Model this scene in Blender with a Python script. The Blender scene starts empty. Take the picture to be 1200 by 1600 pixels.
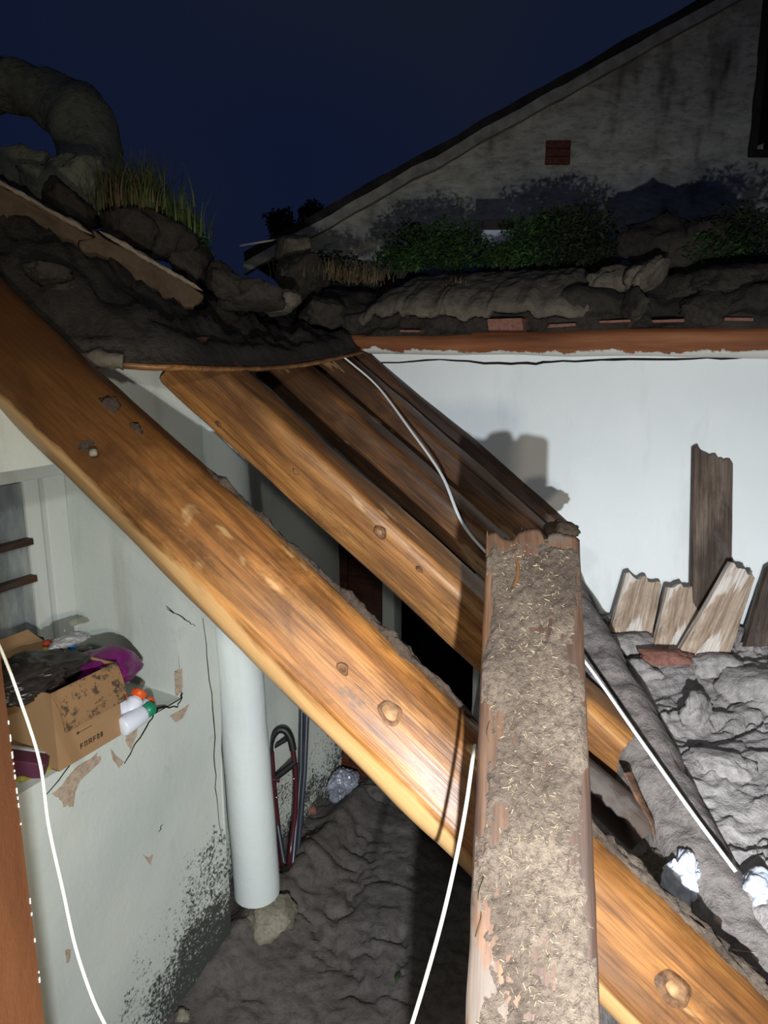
import bpy, bmesh, math, random
from mathutils import Vector, Matrix, noise
random.seed(7)
R = math.radians
SC = bpy.context.scene
COL = SC.collection

# ------------------------------------------------------------------ camera
PITCH = R(12.5); FPX = 1150.0; CAMZ = 2.35
CAM = Vector((0, 0, CAMZ))
cd = bpy.data.cameras.new('camera'); cam = bpy.data.objects.new('camera', cd); COL.objects.link(cam)
cam.location = CAM; cam.rotation_euler = (R(90) - PITCH, 0, 0)
cd.sensor_fit = 'VERTICAL'; cd.sensor_height = 36.0; cd.lens = 36.0 * FPX / 1600.0
cd.clip_start = 0.02; cd.clip_end = 200
SC.camera = cam
RIGHT = Vector((1, 0, 0)); FWD = Vector((0, math.cos(PITCH), -math.sin(PITCH))); UP = Vector((0, math.sin(PITCH), math.cos(PITCH)))

# ------------------------------------------------------------------ night sky
w = bpy.data.worlds.new('night_sky'); SC.world = w; w.use_nodes = True
nt = w.node_tree; nt.nodes.clear()
out = nt.nodes.new('ShaderNodeOutputWorld'); bg = nt.nodes.new('ShaderNodeBackground')
tc = nt.nodes.new('ShaderNodeTexCoord'); nz = nt.nodes.new('ShaderNodeTexNoise'); nz.inputs['Scale'].default_value = 1.6; nz.inputs['Detail'].default_value = 2
rp = nt.nodes.new('ShaderNodeValToRGB')
rp.color_ramp.elements[0].position = 0.38; rp.color_ramp.elements[0].color = (0.0028, 0.0068, 0.030, 1)
rp.color_ramp.elements[1].position = 0.72; rp.color_ramp.elements[1].color = (0.0075, 0.0105, 0.022, 1)
nt.links.new(tc.outputs['Generated'], nz.inputs['Vector']); nt.links.new(nz.outputs['Fac'], rp.inputs['Fac'])
nt.links.new(rp.outputs['Color'], bg.inputs['Color']); bg.inputs['Strength'].default_value = 1.0
nt.links.new(bg.outputs['Background'], out.inputs['Surface'])

# ------------------------------------------------------------------ torch lights held beside the camera, and an added fill
def spot(name, off, aim, energy, size, angle, blend, col):
    l = bpy.data.lights.new(name, 'SPOT'); l.energy = energy; l.shadow_soft_size = size
    l.spot_size = R(angle); l.spot_blend = blend; l.color = col
    o = bpy.data.objects.new(name, l); COL.objects.link(o)
    o.location = CAM + RIGHT * off[0] + UP * off[1] + FWD * off[2]
    o.rotation_euler = (Vector(aim) - o.location).to_track_quat('-Z', 'Y').to_euler()
    return o
def ray(px, py):
    return RIGHT * (px - 600) + UP * (800 - py) + FWD * FPX
def P(px, py, D):
    return CAM + ray(px, py) * (D / FPX)
spot('torch_white', (0.09, -0.38, -0.12), P(960, 1420, 2.0), 315, 0.012, 120, 1.0, (0.84, 0.92, 1.0))
spot('torch_white_core', (0.09, -0.38, -0.12), P(1010, 1450, 2.0), 120, 0.012, 72, 1.0, (0.86, 0.93, 1.0))   # the hot centre of the same torch
spot('torch_warm', (0.20, -0.50, -0.14), P(560, 1150, 2.0), 70, 0.045, 140, 1.0, (1.0, 0.87, 0.66))
spot('fill_upper_left', (-0.24, 0.32, -0.10), P(330, 950, 2.0), 55, 0.04, 108, 1.0, (0.97, 0.98, 0.93))  # soft fill added up-left to brighten the wall gap and the shadows
SC.view_settings.view_transform = 'Standard'; SC.view_settings.look = 'None'
SC.view_settings.exposure = 0.0; SC.view_settings.gamma = 1.0; SC.view_settings.use_curve_mapping = False

# ------------------------------------------------------------------ helpers
def fbm(v, o=4): return noise.fractal(v, 1.0, 2.0, o)
def sstep(a, b, x):
    t = max(0.0, min(1.0, (x - a) / (b - a))); return t * t * (3 - 2 * t)
def tag(o, label=None, cat=None, group=None, kind=None):
    if label: o['label'] = label
    if cat: o['category'] = cat
    if group: o['group'] = group
    if kind: o['kind'] = kind
    return o
def mesh(name, V, F, mat, parent=None, smooth=True, M=None):
    me = bpy.data.meshes.new(name); me.from_pydata([tuple(v) for v in V], [], F); me.update()
    bm = bmesh.new(); bm.from_mesh(me); bmesh.ops.recalc_face_normals(bm, faces=bm.faces); bm.to_mesh(me); bm.free()
    if smooth:
        for p in me.polygons: p.use_smooth = True
    me.materials.append(MAT[mat])
    o = bpy.data.objects.new(name, me); COL.objects.link(o)
    if parent: o.parent = parent
    if M is not None: o.matrix_local = M
    return o
def empty(name, loc=(0, 0, 0), M=None):
    o = bpy.data.objects.new(name, None); COL.objects.link(o); o.empty_display_size = 0.05
    if M is not None: o.matrix_local = M
    else: o.location = loc
    return o
def join(*parts):
    V = []; F = []
    for v, f in parts:
        n = len(V); V += list(v); F += [tuple(i + n for i in q) for q in f]
    return V, F
def box(x0, x1, y0, y1, z0, z1):
    V = [Vector((x, y, z)) for x in (x0, x1) for y in (y0, y1) for z in (z0, z1)]
    return V, [(0, 1, 3, 2), (4, 6, 7, 5), (0, 4, 5, 1), (2, 3, 7, 6), (0, 2, 6, 4), (1, 5, 7, 3)]
def bevbox(x0, x1, y0, y1, z0, z1, b):
    bm = bmesh.new()
    V, F = box(x0, x1, y0, y1, z0, z1)
    vs = [bm.verts.new(v) for v in V]
    for f in F: bm.faces.new([vs[i] for i in f])
    bmesh.ops.recalc_face_normals(bm, faces=bm.faces)
    bmesh.ops.bevel(bm, geom=list(bm.edges), offset=b, segments=2, affect='EDGES', profile=0.7)
    bm.verts.index_update()
    r = ([v.co.copy() for v in bm.verts], [tuple(v.index for v in f.verts) for f in bm.faces]); bm.free(); return r
def catmull(pts, n):
    out = []; p = [pts[0]] + list(pts) + [pts[-1]]
    for i in range(1, len(p) - 2):
        for k in range(n):
            t = k / n; a, b, c, d = p[i - 1], p[i], p[i + 1], p[i + 2]
            out.append(0.5 * ((2 * b) + (c - a) * t + (2 * a - 5 * b + 4 * c - d) * t * t + (3 * b - a - 3 * c + d) * t ** 3))
    out.append(pts[-1]); return out
def tube(pts, rad, seg=8, flat=1.0, wob=0.0, cap=True):
    V = []; F = []; n = len(pts); ref = Vector((0.13, 0.2, 1)).normalized()
    for i, p in enumerate(pts):
        d = (pts[min(i + 1, n - 1)] - pts[max(i - 1, 0)]).normalized()
        a = d.cross(ref)
        if a.length < 1e-3: a = d.cross(Vector((1, 0, 0)))
        a.normalize(); b = a.cross(d); r = rad(i / (n - 1)) if callable(rad) else rad
        for k in range(seg):
            t = 2 * math.pi * k / seg
            q = p + a * math.cos(t) * r + b * math.sin(t) * r * flat
            if wob: q += (q - p) * wob * fbm(q * (0.35 / r))
            V.append(q)
    for i in range(n - 1):
        for k in range(seg):
            F.append((i * seg + k, i * seg + (k + 1) % seg, (i + 1) * seg + (k + 1) % seg, (i + 1) * seg + k))
    if cap:
        q = len(V); V += [v.copy() for v in V[:seg]] + [v.copy() for v in V[(n - 1) * seg:n * seg]]
        F += [tuple(q + k for k in range(seg)), tuple(q + seg + k for k in range(seg))]
    return V, F
def lathe(prof, seg=20, M=Matrix()):
    V = []; F = []
    for r, z in prof:
        for k in range(seg):
            t = 2 * math.pi * k / seg; V.append(M @ Vector((r * math.cos(t), r * math.sin(t), z)))
    for i in range(len(prof) - 1):
        for k in range(seg): F.append((i * seg + k, i * seg + (k + 1) % seg, (i + 1) * seg + (k + 1) % seg, (i + 1) * seg + k))
    F += [tuple(range(seg)), tuple((len(prof) - 1) * seg + k for k in range(seg))]
    return V, F
def ico(sub, fn):
    bm = bmesh.new(); bmesh.ops.create_icosphere(bm, subdivisions=sub, radius=1)
    V = [fn(v.co.copy()) for v in bm.verts]; F = [tuple(x.index for x in f.verts) for f in bm.faces]; bm.free(); return V, F
def rock(name, c, size, mat, seed, label=None, cat=None, group=None, rough=0.35, rot=0.0, sub=4, parent=None):
    sv = Vector((seed * 3.1, seed * 1.7, seed)); mr = Matrix.Rotation(rot, 3, 'Z') @ Matrix.Rotation(seed * 0.4, 3, 'X')
    def fn(v):
        r = 1 + rough * fbm(v * 1.1 + sv, 3) + 0.10 * fbm(v * 4 + sv, 3)
        q = v * r
        for k in range(5):   # chip flat facets so it reads as a broken lump
            nn = Vector((noise.noise(sv + Vector((k, 0, 0))), noise.noise(sv + Vector((0, k + .5, 0))), noise.noise(sv + Vector((0, 0, k + .3))))).normalized()
            d = q.dot(nn) - 0.72
            if d > 0: q -= nn * d * 0.85
        q *= 1 + 0.09 * fbm(v * 6 + sv, 4) + 0.05 * abs(fbm(v * 13 + sv, 3))
        return mr @ Vector((q.x * size[0], q.y * size[1], q.z * size[2]))
    V, F = ico(sub, fn)
    o = mesh(name, V, F, mat, parent); o.location = c
    return tag(o, label, cat, group)
def frame(a, b, toward=CAM, roll=0.0):
    X = (b - a).normalized(); n = toward - (a + b) / 2; n = (n - X * n.dot(X)).normalized()
    n = Matrix.Rotation(roll, 3, X) @ n; Y = n.cross(X)
    M = Matrix.Identity(4)
    for i, v in enumerate((X, Y, n)): M[0][i], M[1][i], M[2][i] = v
    M.translation = a; return M, (b - a).length
def on_plane(M, px, py, z):
    """local x,y where the sight line through a pixel meets the plane local z"""
    Mi = M.inverted(); o = Mi @ CAM; d = (Mi.to_3x3() @ ray(px, py)); t = (z - o.z) / d.z
    q = o + d * t; return q.x, q.y

# ------------------------------------------------------------------ materials
MAT = {}
class NG:
    def __init__(s, name):
        m = bpy.data.materials.new(name); m.use_nodes = True; s.m = m; s.t = m.node_tree; s.t.nodes.clear()
        s.o = s.n('ShaderNodeOutputMaterial'); s.b = s.n('ShaderNodeBsdfPrincipled'); s.l(s.b.outputs[0], s.o.inputs[0])
        s.tc = s.n('ShaderNodeTexCoord'); MAT[name] = m
    def n(s, ty, **k):
        x = s.t.nodes.new(ty)
        for a, v in k.items(): setattr(x, a, v)
        return x
    def l(s, a, b): s.t.links.new(a, b)
    def map(s, scale=(1, 1, 1), loc=(0, 0, 0), src='Object'):
        m = s.n('ShaderNodeMapping'); m.inputs['Scale'].default_value = scale; m.inputs['Location'].default_value = loc
        s.l(s.tc.outputs[src], m.inputs['Vector']); return m.outputs[0]
    def noise(s, scale, detail=4, rough=0.55, vec=None, dist=0.0):
        x = s.n('ShaderNodeTexNoise'); x.inputs['Scale'].default_value = scale; x.inputs['Detail'].default_value = detail
        x.inputs['Roughness'].default_value = rough; x.inputs['Distortion'].default_value = dist
        s.l(vec if vec is not None else s.tc.outputs['Object'], x.inputs['Vector']); return x.outputs['Fac']
    def voro(s, scale, vec=None, feat='DISTANCE_TO_EDGE'):
        x = s.n('ShaderNodeTexVoronoi', feature=feat); x.inputs['Scale'].default_value = scale
        s.l(vec if vec is not None else s.tc.outputs['Object'], x.inputs['Vector']); return x.outputs['Distance']
    def ramp(s, fac, stops):
        r = s.n('ShaderNodeValToRGB'); e = r.color_ramp.elements
        while len(e) < len(stops): e.new(0.5)
        for i, (p, c) in enumerate(stops):
            e[i].position = p; e[i].color = (c[0], c[1], c[2], 1) if not isinstance(c, (int, float)) else (c, c, c, 1)
        s.l(fac, r.inputs[0]); return r.outputs[0]
    def mix(s, fac, a, b, bt='MIX'):
        x = s.n('ShaderNodeMix', data_type='RGBA', blend_type=bt)
        for inp, v in ((x.inputs[0], fac), (x.inputs[6], a), (x.inputs[7], b)):
            if isinstance(v, (int, float)): inp.default_value = v
            elif isinstance(v, tuple): inp.default_value = (v[0], v[1], v[2], 1)
            else: s.l(v, inp)
        return x.outputs[2]
    def math(s, op, a, b=None, c=None):
        x = s.n('ShaderNodeMath', operation=op)
        for i, v in enumerate((a, b, c)):
            if v is None: continue
            if isinstance(v, (int, float)): x.inputs[i].default_value = v
            else: s.l(v, x.inputs[i])
        return x.outputs[0]
    def sep(s, vec):
        x = s.n('ShaderNodeSeparateXYZ'); s.l(vec, x.inputs[0]); return x.outputs
    def bump(s, h, strength=0.4, dist=0.01):
        b = s.n('ShaderNodeBump'); b.inputs['Strength'].default_value = strength; b.inputs['Distance'].default_value = dist
        s.l(h, b.inputs['Height']); s.l(b.outputs[0], s.b.inputs['Normal'])
    def fin(s, col, rough=0.7, spec=0.3, metal=0.0):
        if isinstance(col, tuple): s.b.inputs['Base Color'].default_value = (col[0], col[1], col[2], 1)
        else: s.l(col, s.b.inputs['Base Color'])
        if isinstance(rough, (int, float)): s.b.inputs['Roughness'].default_value = rough
        else: s.l(rough, s.b.inputs['Roughness'])
        s.b.inputs['Specular IOR Level'].default_value = spec; s.b.inputs['Metallic'].default_value = metal
        return s.m

def wood(name, light, mid, dark, pale, pale_cut=0.66, dark_cut=0.5, loc=0.0, rough=0.45, mud=None, mud_cut=0.6, spec=0.35, sap=None, darker=None):
    g = NG(name)
    gv = g.map((1.6, 22, 22), (loc, loc, loc)); grain = g.noise(1.0, 6, 0.62, gv, 0.6)
    fine = g.noise(1.0, 4, 0.6, g.map((6, 140, 140), (loc, 0, 0)))
    big = g.noise(1.0, 3, 0.55, g.map((2.2, 5, 5), (loc * 2, loc, 0)), 0.5)
    c = g.ramp(grain, [(0.28, dark), (0.46, mid), (0.66, light)])
    c = g.mix(g.ramp(big, [(dark_cut - 0.12, 0.78), (dark_cut + 0.10, 0.0)]), c, dark)
    blot = g.noise(1.0, 7, 0.72, g.map((5, 11, 11), (loc, 1, loc)), 0.4)
    c = g.mix(g.ramp(blot, [(0.50, 0.0), (0.68, 0.72)]), c, dark)
    pn = g.noise(1.0, 4, 0.6, g.map((1.9, 9, 9), (loc + 4, 2, loc)), 0.8)
    c = g.mix(g.ramp(pn, [(pale_cut, 0.0), (pale_cut + 0.035, 0.8)]), c, pale)
    c = g.mix(g.ramp(fine, [(0.30, 0.60), (0.56, 0.0)]), c, tuple(x * 0.35 for x in dark))
    p = g.sep(g.tc.outputs['Object'])
    if darker:      # wood colour darkens towards the upper end, with a blotchy edge
        k = g.math('ADD', g.math('MULTIPLY', g.math('SUBTRACT', darker[0], p[0]), 1.0 / darker[1]), g.math('MULTIPLY', g.math('SUBTRACT', blot, 0.5), 1.1))
        c = g.mix(g.ramp(k, [(0.0, 0.0), (0.42, darker[2] * 0.78), (1.0, darker[2])]), c, tuple(x * 0.22 for x in mid))
    if sap:        # paler scraped sapwood along the lower arris
        k = g.math('ADD', g.math('MULTIPLY', g.math('SUBTRACT', sap[0], p[1]), 1.0 / sap[1]), g.math('MULTIPLY', g.math('SUBTRACT', pn, 0.5), 2.4))
        c = g.mix(g.ramp(k, [(0.0, 0.0), (0.35, 0.75)]), c, pale)
    if mud:
        mn = g.noise(5.0, 6, 0.65, g.map((0.7, 1.3, 1.3), (loc, 5, 1)))
        c = g.mix(g.ramp(mn, [(mud_cut, 0.0), (mud_cut + 0.06, 0.9)]), c, mud)
    g.bump(g.math('ADD', g.math('MULTIPLY', grain, 0.7), g.math('MULTIPLY', fine, 0.3)), 0.5, 0.006)
    g.fin(c, rough, spec); return g
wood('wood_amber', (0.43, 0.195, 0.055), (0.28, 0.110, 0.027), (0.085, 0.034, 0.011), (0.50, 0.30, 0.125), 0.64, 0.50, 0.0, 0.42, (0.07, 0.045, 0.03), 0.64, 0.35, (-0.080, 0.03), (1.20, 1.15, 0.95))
wood('wood_honey', (0.42, 0.20, 0.060), (0.29, 0.12, 0.032), (0.085, 0.036, 0.014), (0.46, 0.28, 0.125), 0.66, 0.50, 3.1, 0.45, (0.06, 0.04, 0.03), 0.66, 0.35, (-0.085, 0.03))
wood('wood_rafter', (0.25, 0.108, 0.034), (0.15, 0.060, 0.019), (0.035, 0.017, 0.009), (0.40, 0.24, 0.11), 0.63, 0.53, 7.7, 0.5, (0.05, 0.035, 0.028), 0.62)
wood('wood_smoked', (0.17, 0.070, 0.024), (0.10, 0.040, 0.015), (0.025, 0.012, 0.008), (0.28, 0.15, 0.07), 0.70, 0.55, 12.3, 0.55, (0.035, 0.027, 0.024), 0.58)
wood('wood_plank', (0.19, 0.098, 0.048), (0.12, 0.058, 0.029), (0.04, 0.024, 0.018), (0.27, 0.155, 0.075), 0.64, 0.50, 21.0, 0.6, (0.09, 0.07, 0.055), 0.55)
wood('wood_grey', (0.20, 0.15, 0.115), (0.13, 0.092, 0.07), (0.05, 0.036, 0.03), (0.30, 0.23, 0.18), 0.68, 0.48, 31.0, 0.8, (0.10, 0.085, 0.075), 0.55, 0.15)
wood('wood_pale', (0.52, 0.42, 0.33), (0.40, 0.30, 0.22), (0.18, 0.11, 0.07), (0.66, 0.60, 0.54), 0.52, 0.40, 43.0, 0.8, (0.13, 0.10, 0.085), 0.66, 0.15)
wood('wood_eave', (0.30, 0.105, 0.040), (0.21, 0.066, 0.026), (0.075, 0.026, 0.013), (0.55, 0.50, 0.43), 0.66, 0.45, 51.0, 0.6)
wood('wood_door_brown', (0.115, 0.036, 0.018), (0.085, 0.026, 0.013), (0.03, 0.012, 0.008), (0.12, 0.05, 0.03), 0.75, 0.42, 61.0, 0.45)

def plaster(name, base, alt, stain, mould=False):
    g = NG(name)
    n1 = g.noise(1.7, 5, 0.6); n2 = g.noise(9, 5, 0.65); n3 = g.noise(1.0, 5, 0.6, g.map((5, 5, 1.0)))
    c = g.mix(g.ramp(n1, [(0.35, 0.0), (0.65, 1.0)]), base, alt)
    c = g.mix(g.ramp(n3, [(0.56, 0.0), (0.76, 0.55)]), c, stain)
    c = g.mix(g.ramp(n2, [(0.66, 0.0), (0.76, 0.35)]), c, stain)
    if mould:
        p = g.sep(g.tc.outputs['Object'])     # x along the wall, z height above the floor
        d = g.math('SUBTRACT', g.math('ADD', 0.30, g.math('MULTIPLY', g.math('MINIMUM', g.math('ADD', p[0], 0.12), 0.36), 0.75)), g.math('ADD', p[2], g.math('MULTIPLY', g.math('MAXIMUM', p[1], 0.0), 1.3)))   # mould climbs higher towards the damp corner
        k = g.math('ADD', g.math('MULTIPLY', d, 1.6), g.math('MULTIPLY', g.math('SUBTRACT', g.noise(5, 5, 0.7), 0.5), 1.6))
        sp = g.noise(70, 4, 0.75)
        k2 = g.math('ADD', k, g.math('MULTIPLY', g.math('SUBTRACT', sp, 0.5), 2.2))
        c = g.mix(g.ramp(k2, [(0.16, 0.0), (0.38, 0.93)]), c, (0.022, 0.022, 0.018))
    g.bump(g.math('ADD', n2, g.math('MULTIPLY', g.noise(60, 3), 0.25)), 0.25, 0.012)
    g.fin(c, 0.85, 0.15); return g
plaster('plaster_left', (0.50, 0.54, 0.49), (0.57, 0.58, 0.51), (0.27, 0.26, 0.21), True)
plaster('plaster_back', (0.70, 0.73, 0.72), (0.76, 0.78, 0.77), (0.50, 0.51, 0.49))
plaster('plaster_post', (0.58, 0.62, 0.60), (0.62, 0.65, 0.60), (0.40, 0.38, 0.30))
plaster('paint_frame', (0.50, 0.53, 0.50), (0.56, 0.57, 0.52), (0.20, 0.18, 0.14))

def mud(name, a, b, c3, scale=6.0, bs=0.7, rough=0.85):
    g = NG(name)
    n1 = g.noise(scale * 0.5, 5, 0.6); n2 = g.noise(scale * 6, 6, 0.7); n3 = g.noise(scale * 22, 3, 0.7)
    c = g.mix(g.ramp(n1, [(0.35, 0.0), (0.68, 1.0)]), a, b)
    c = g.mix(g.ramp(n2, [(0.35, 0.6), (0.55, 0.0)]), c, tuple(x * 0.45 for x in a))
    c = g.mix(g.ramp(n3, [(0.70, 0.0), (0.76, 0.7)]), c, c3)
    g.bump(g.math('ADD', n2, g.math('MULTIPLY', n3, 0.4)), bs, 0.012)
    g.fin(c, rough, 0.2); return g
mud('mud_heap', (0.30, 0.268, 0.258), (0.40, 0.362, 0.348), (0.52, 0.47, 0.43), 5, 0.85)
mud('mud_board', (0.170, 0.146, 0.134), (0.235, 0.205, 0.190), (0.36, 0.31, 0.27), 6, 0.9)
mud('mud_floor', (0.085, 0.072, 0.064), (0.120, 0.102, 0.092), (0.20, 0.16, 0.12), 5, 0.6)
mud('mud_crust', (0.078, 0.056, 0.042), (0.190, 0.145, 0.108), (0.44, 0.33, 0.20), 14, 0.9)
mud('mud_dark', (0.075, 0.050, 0.036), (0.12, 0.085, 0.06), (0.24, 0.16, 0.09), 16, 0.9)
mud('roof_soil', (0.028, 0.023, 0.019), (0.052, 0.043, 0.034), (0.11, 0.092, 0.07), 5, 0.9)
mud('roof_soil_pale', (0.095, 0.080, 0.060), (0.155, 0.130, 0.098), (0.09, 0.07, 0.05), 4, 0.8)
mud('clay_slab', (0.070, 0.044, 0.025), (0.105, 0.070, 0.042), (0.11, 0.08, 0.05), 2.2, 0.4, 0.7)
mud('clay_rim', (0.24, 0.19, 0.13), (0.32, 0.26, 0.185), (0.25, 0.19, 0.13), 8, 0.6)
mud('stone_pale', (0.20, 0.18, 0.125), (0.29, 0.265, 0.20), (0.05, 0.10, 0.07), 12, 0.6)
mud('red_clay', (0.20, 0.085, 0.062), (0.27, 0.13, 0.10), (0.18, 0.13, 0.12), 9, 0.6)
mud('thatch', (0.15, 0.155, 0.115), (0.22, 0.225, 0.165), (0.05, 0.05, 0.035), 4, 1.0)
mud('bare_clay', (0.43, 0.33, 0.235), (0.50, 0.39, 0.285), (0.36, 0.30, 0.23), 10, 0.4)

def simple(name, col, rough=0.5, spec=0.3, var=0.25, bs=0.0, scale=12, metal=0.0):
    g = NG(name); n = g.noise(scale, 4, 0.6)
    c = g.mix(g.ramp(n, [(0.35, 0.0), (0.68, 1.0)]), tuple(x * (1 - var) for x in col), tuple(min(1, x * (1 + var * 0.5)) for x in col))
    if bs: g.bump(n, bs, 0.006)
    g.fin(c, rough, spec, metal); return g
simple('crack', (0.020, 0.017, 0.014), 0.95, 0.05)
simple('knot_dark', (0.14, 0.068, 0.030), 0.6, 0.2, 0.6, 0.6, 60)
simple('knot_heart', (0.34, 0.19, 0.09), 0.6, 0.2, 0.4, 0.4, 40)
simple('strap_white', (0.80, 0.80, 0.76), 0.45, 0.3, 0.06)
simple('cord_white', (0.50, 0.485, 0.41), 0.55, 0.3, 0.08)
simple('plastic_white', (0.50, 0.53, 0.60), 0.35, 0.4, 0.08, 0.3, 18)
simple('plastic_clear', (0.25, 0.26, 0.31), 0.22, 0.6, 0.5, 0.12, 22)
simple('bottle_white', (0.72, 0.74, 0.80), 0.35, 0.4, 0.04)
simple('cap_orange', (0.72, 0.10, 0.015), 0.4, 0.4, 0.1)
simple('cap_green', (0.012, 0.24, 0.12), 0.4, 0.4, 0.1)
simple('bag_purple', (0.19, 0.014, 0.135), 0.35, 0.4, 0.35, 0.3, 14)
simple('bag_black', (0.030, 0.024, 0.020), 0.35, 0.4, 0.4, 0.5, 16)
simple('foil_grey', (0.34, 0.34, 0.33), 0.35, 0.5, 0.3, 0.4, 30)
simple('toy_red', (0.42, 0.05, 0.03), 0.5, 0.3, 0.2)
simple('toy_tan', (0.48, 0.32, 0.12), 0.5, 0.3, 0.2)
simple('toy_blue', (0.02, 0.14, 0.42), 0.5, 0.3, 0.2)
simple('toy_yellow', (0.46, 0.38, 0.05), 0.5, 0.3, 0.2)
simple('carton_maroon', (0.085, 0.022, 0.045), 0.5, 0.3, 0.2)
simple('cloth_yellow', (0.34, 0.32, 0.06), 0.9, 0.1, 0.5, 0.5, 40)
simple('ink', (0.055, 0.035, 0.022), 0.8, 0.1)
simple('crutch_maroon', (0.060, 0.010, 0.014), 0.3, 0.5, 0.2)
simple('rubber_black', (0.012, 0.012, 0.013), 0.45, 0.4, 0.2)
simple('metal_bright', (0.75, 0.75, 0.78), 0.25, 0.5, 0.05, 0, 5, 0.9)
simple('steel_dark', (0.030, 0.034, 0.045), 0.35, 0.5, 0.2)
simple('leaf_green', (0.030, 0.068, 0.016), 0.6, 0.25, 0.6, 0, 9)
simple('leaf_dark', (0.024, 0.032, 0.013), 0.7, 0.2, 0.6, 0, 9)
simple('grass_green', (0.070, 0.092, 0.026), 0.6, 0.25, 0.55, 0, 9)
simple('grass_dry', (0.115, 0.085, 0.045), 0.8, 0.15, 0.5, 0, 12)
simple('straw', (0.36, 0.28, 0.165), 0.7, 0.2, 0.5, 0, 40)
simple('twig', (0.40, 0.38, 0.32), 0.8, 0.1, 0.2)
simple('dark_interior', (0.014, 0.012, 0.012), 0.95, 0.05)
simple('brick_red', (0.17, 0.062, 0.042), 0.9, 0.1, 0.35, 0.5, 40)
simple('verge', (0.40, 0.38, 0.32), 0.9, 0.1, 0.35, 0.5, 8)
simple('slate_dark', (0.045, 0.040, 0.036), 0.9, 0.1, 0.4, 0.4, 8)
simple('curtain', (0.24, 0.19, 0.13), 0.9, 0.1, 0.4, 0.2, 14)

g = NG('door_orange'); n1 = g.noise(3, 5, 0.6, g.map((4, 4, 1.2))); n2 = g.noise(60, 4, 0.7)
c = g.mix(g.ramp(n1, [(0.35, 0.0), (0.7, 1.0)]), (0.105, 0.036, 0.0125), (0.14, 0.051, 0.0185)); c = g.mix(g.ramp(n2, [(0.62, 0.0), (0.72, 0.4)]), c, (0.10, 0.035, 0.014))
g.bump(n2, 0.25, 0.004); g.fin(c, 0.6, 0.25)
g = NG('cardboard'); n1 = g.noise(5, 4); n2 = g.noise(40, 4, 0.7, g.map((1, 1, 3)))
c = g.mix(n1, (0.31, 0.18, 0.085), (0.37, 0.225, 0.115)); c = g.mix(g.ramp(n2, [(0.60, 0.0), (0.72, 0.35)]), c, (0.17, 0.10, 0.05)); g.fin(c, 0.85, 0.1)
g = NG('cardboard_muddy'); n2 = g.noise(38, 5, 0.75)
c = g.mix(g.ramp(n2, [(0.52, 0.0), (0.60, 0.9)]), (0.29, 0.165, 0.078), (0.055, 0.040, 0.03)); g.bump(n2, 0.5, 0.004); g.fin(c, 0.9, 0.1)
g = NG('stone_wall')       # rendered rubble wall of the neighbouring house; object z is height, x runs along the wall
v = g.map((1.0, 1.0, 2.6)); n1 = g.noise(2.4, 6, 0.68, v, 0.5); n2 = g.noise(9, 5, 0.7, v); st = g.noise(1.0, 4, 0.6, g.map((1.5, 1.5, 0.55), (0.8, 0, 0.2)))
c = g.mix(g.ramp(n1, [(0.32, 0.0), (0.62, 1.0)]), (0.36, 0.34, 0.285), (0.60, 0.58, 0.49)); c = g.mix(g.ramp(n2, [(0.30, 0.6), (0.52, 0.0)]), c, (0.10, 0.085, 0.062))
c = g.mix(g.ramp(st, [(0.565, 0.0), (0.66, 0.85)]), c, (0.055, 0.046, 0.034)); g.bump(g.math('ADD', n1, g.math('MULTIPLY', n2, 0.5)), 0.6, 0.03); g.fin(c, 0.9, 0.1)
g = NG('eave_painted')     # reddish log whose underside carries splashed whitewash
n1 = g.noise(1, 5, 0.6, g.map((1.4, 18, 18))); n2 = g.noise(1, 5, 0.7, g.map((7, 5, 5))); p = g.sep(g.tc.outputs['Object'])
c = g.ramp(n1, [(0.3, (0.09, 0.032, 0.014)), (0.5, (0.20, 0.070, 0.028)), (0.7, (0.30, 0.125, 0.055))])
wsh = g.math('SUBTRACT', g.math('MULTIPLY', g.math('SUBTRACT', n2, 0.5), 0.10), g.math('ADD', p[1], 0.030))
c = g.mix(g.ramp(wsh, [(0.0, 0.0), (0.006, 0.95)]), c, (0.62, 0.62, 0.56)); g.bump(n1, 0.4, 0.008); g.fin(c, 0.7, 0.2)
# dirty window glass
g = NG('glass_dirty'); n1 = g.noise(1, 5, 0.65, g.map((9, 9, 2.2))); tr = g.n('ShaderNodeBsdfTransparent'); mx = g.n('ShaderNodeMixShader')
c = g.mix(g.ramp(n1, [(0.35, 0.0), (0.65, 1.0)]), (0.16, 0.19, 0.21), (0.34, 0.36, 0.34)); g.fin(c, 0.12, 0.5)
g.l(g.ramp(n1, [(0.3, 0.35), (0.62, 0.92)]), mx.inputs[0]); g.l(tr.outputs[0], mx.inputs[1]); g.l(g.b.outputs[0], mx.inputs[2]); g.l(mx.outputs[0], g.o.inputs[0])

# ------------------------------------------------------------------ room layout
A0 = Vector((-0.76, 2.19, 0)); WS = Vector((0.454, 0.891, 0)).normalized(); WN = Vector((WS.y, -WS.x, 0))   # left wall: along, and into the room
CB = A0 + WS * 1.52 - WN * 0.20                                     # back corner
BE = WN.copy(); BN = -WS                                            # back wall runs at right angles
def basis(o, x, y, z=Vector((0, 0, 1))):
    M = Matrix.Identity(4)
    for i, v in enumerate((x, y, z)): M[0][i], M[1][i], M[2][i] = v
    M.translation = o; return M
ML = basis(A0, WS, -WN)          # local x along the left wall, y into the wall, z up
MB = basis(CB, BE, WS)           # local x along the back wall, y behind it, z up
def local(M, px, py, y=0.0):     # point of a wall plane (local y) seen at a pixel -> local x,z
    Mi = M.inverted(); o = Mi @ CAM; d = Mi.to_3x3() @ ray(px, py); t = (y - o.y) / d.y; q = o + d * t; return q.x, q.z

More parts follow.
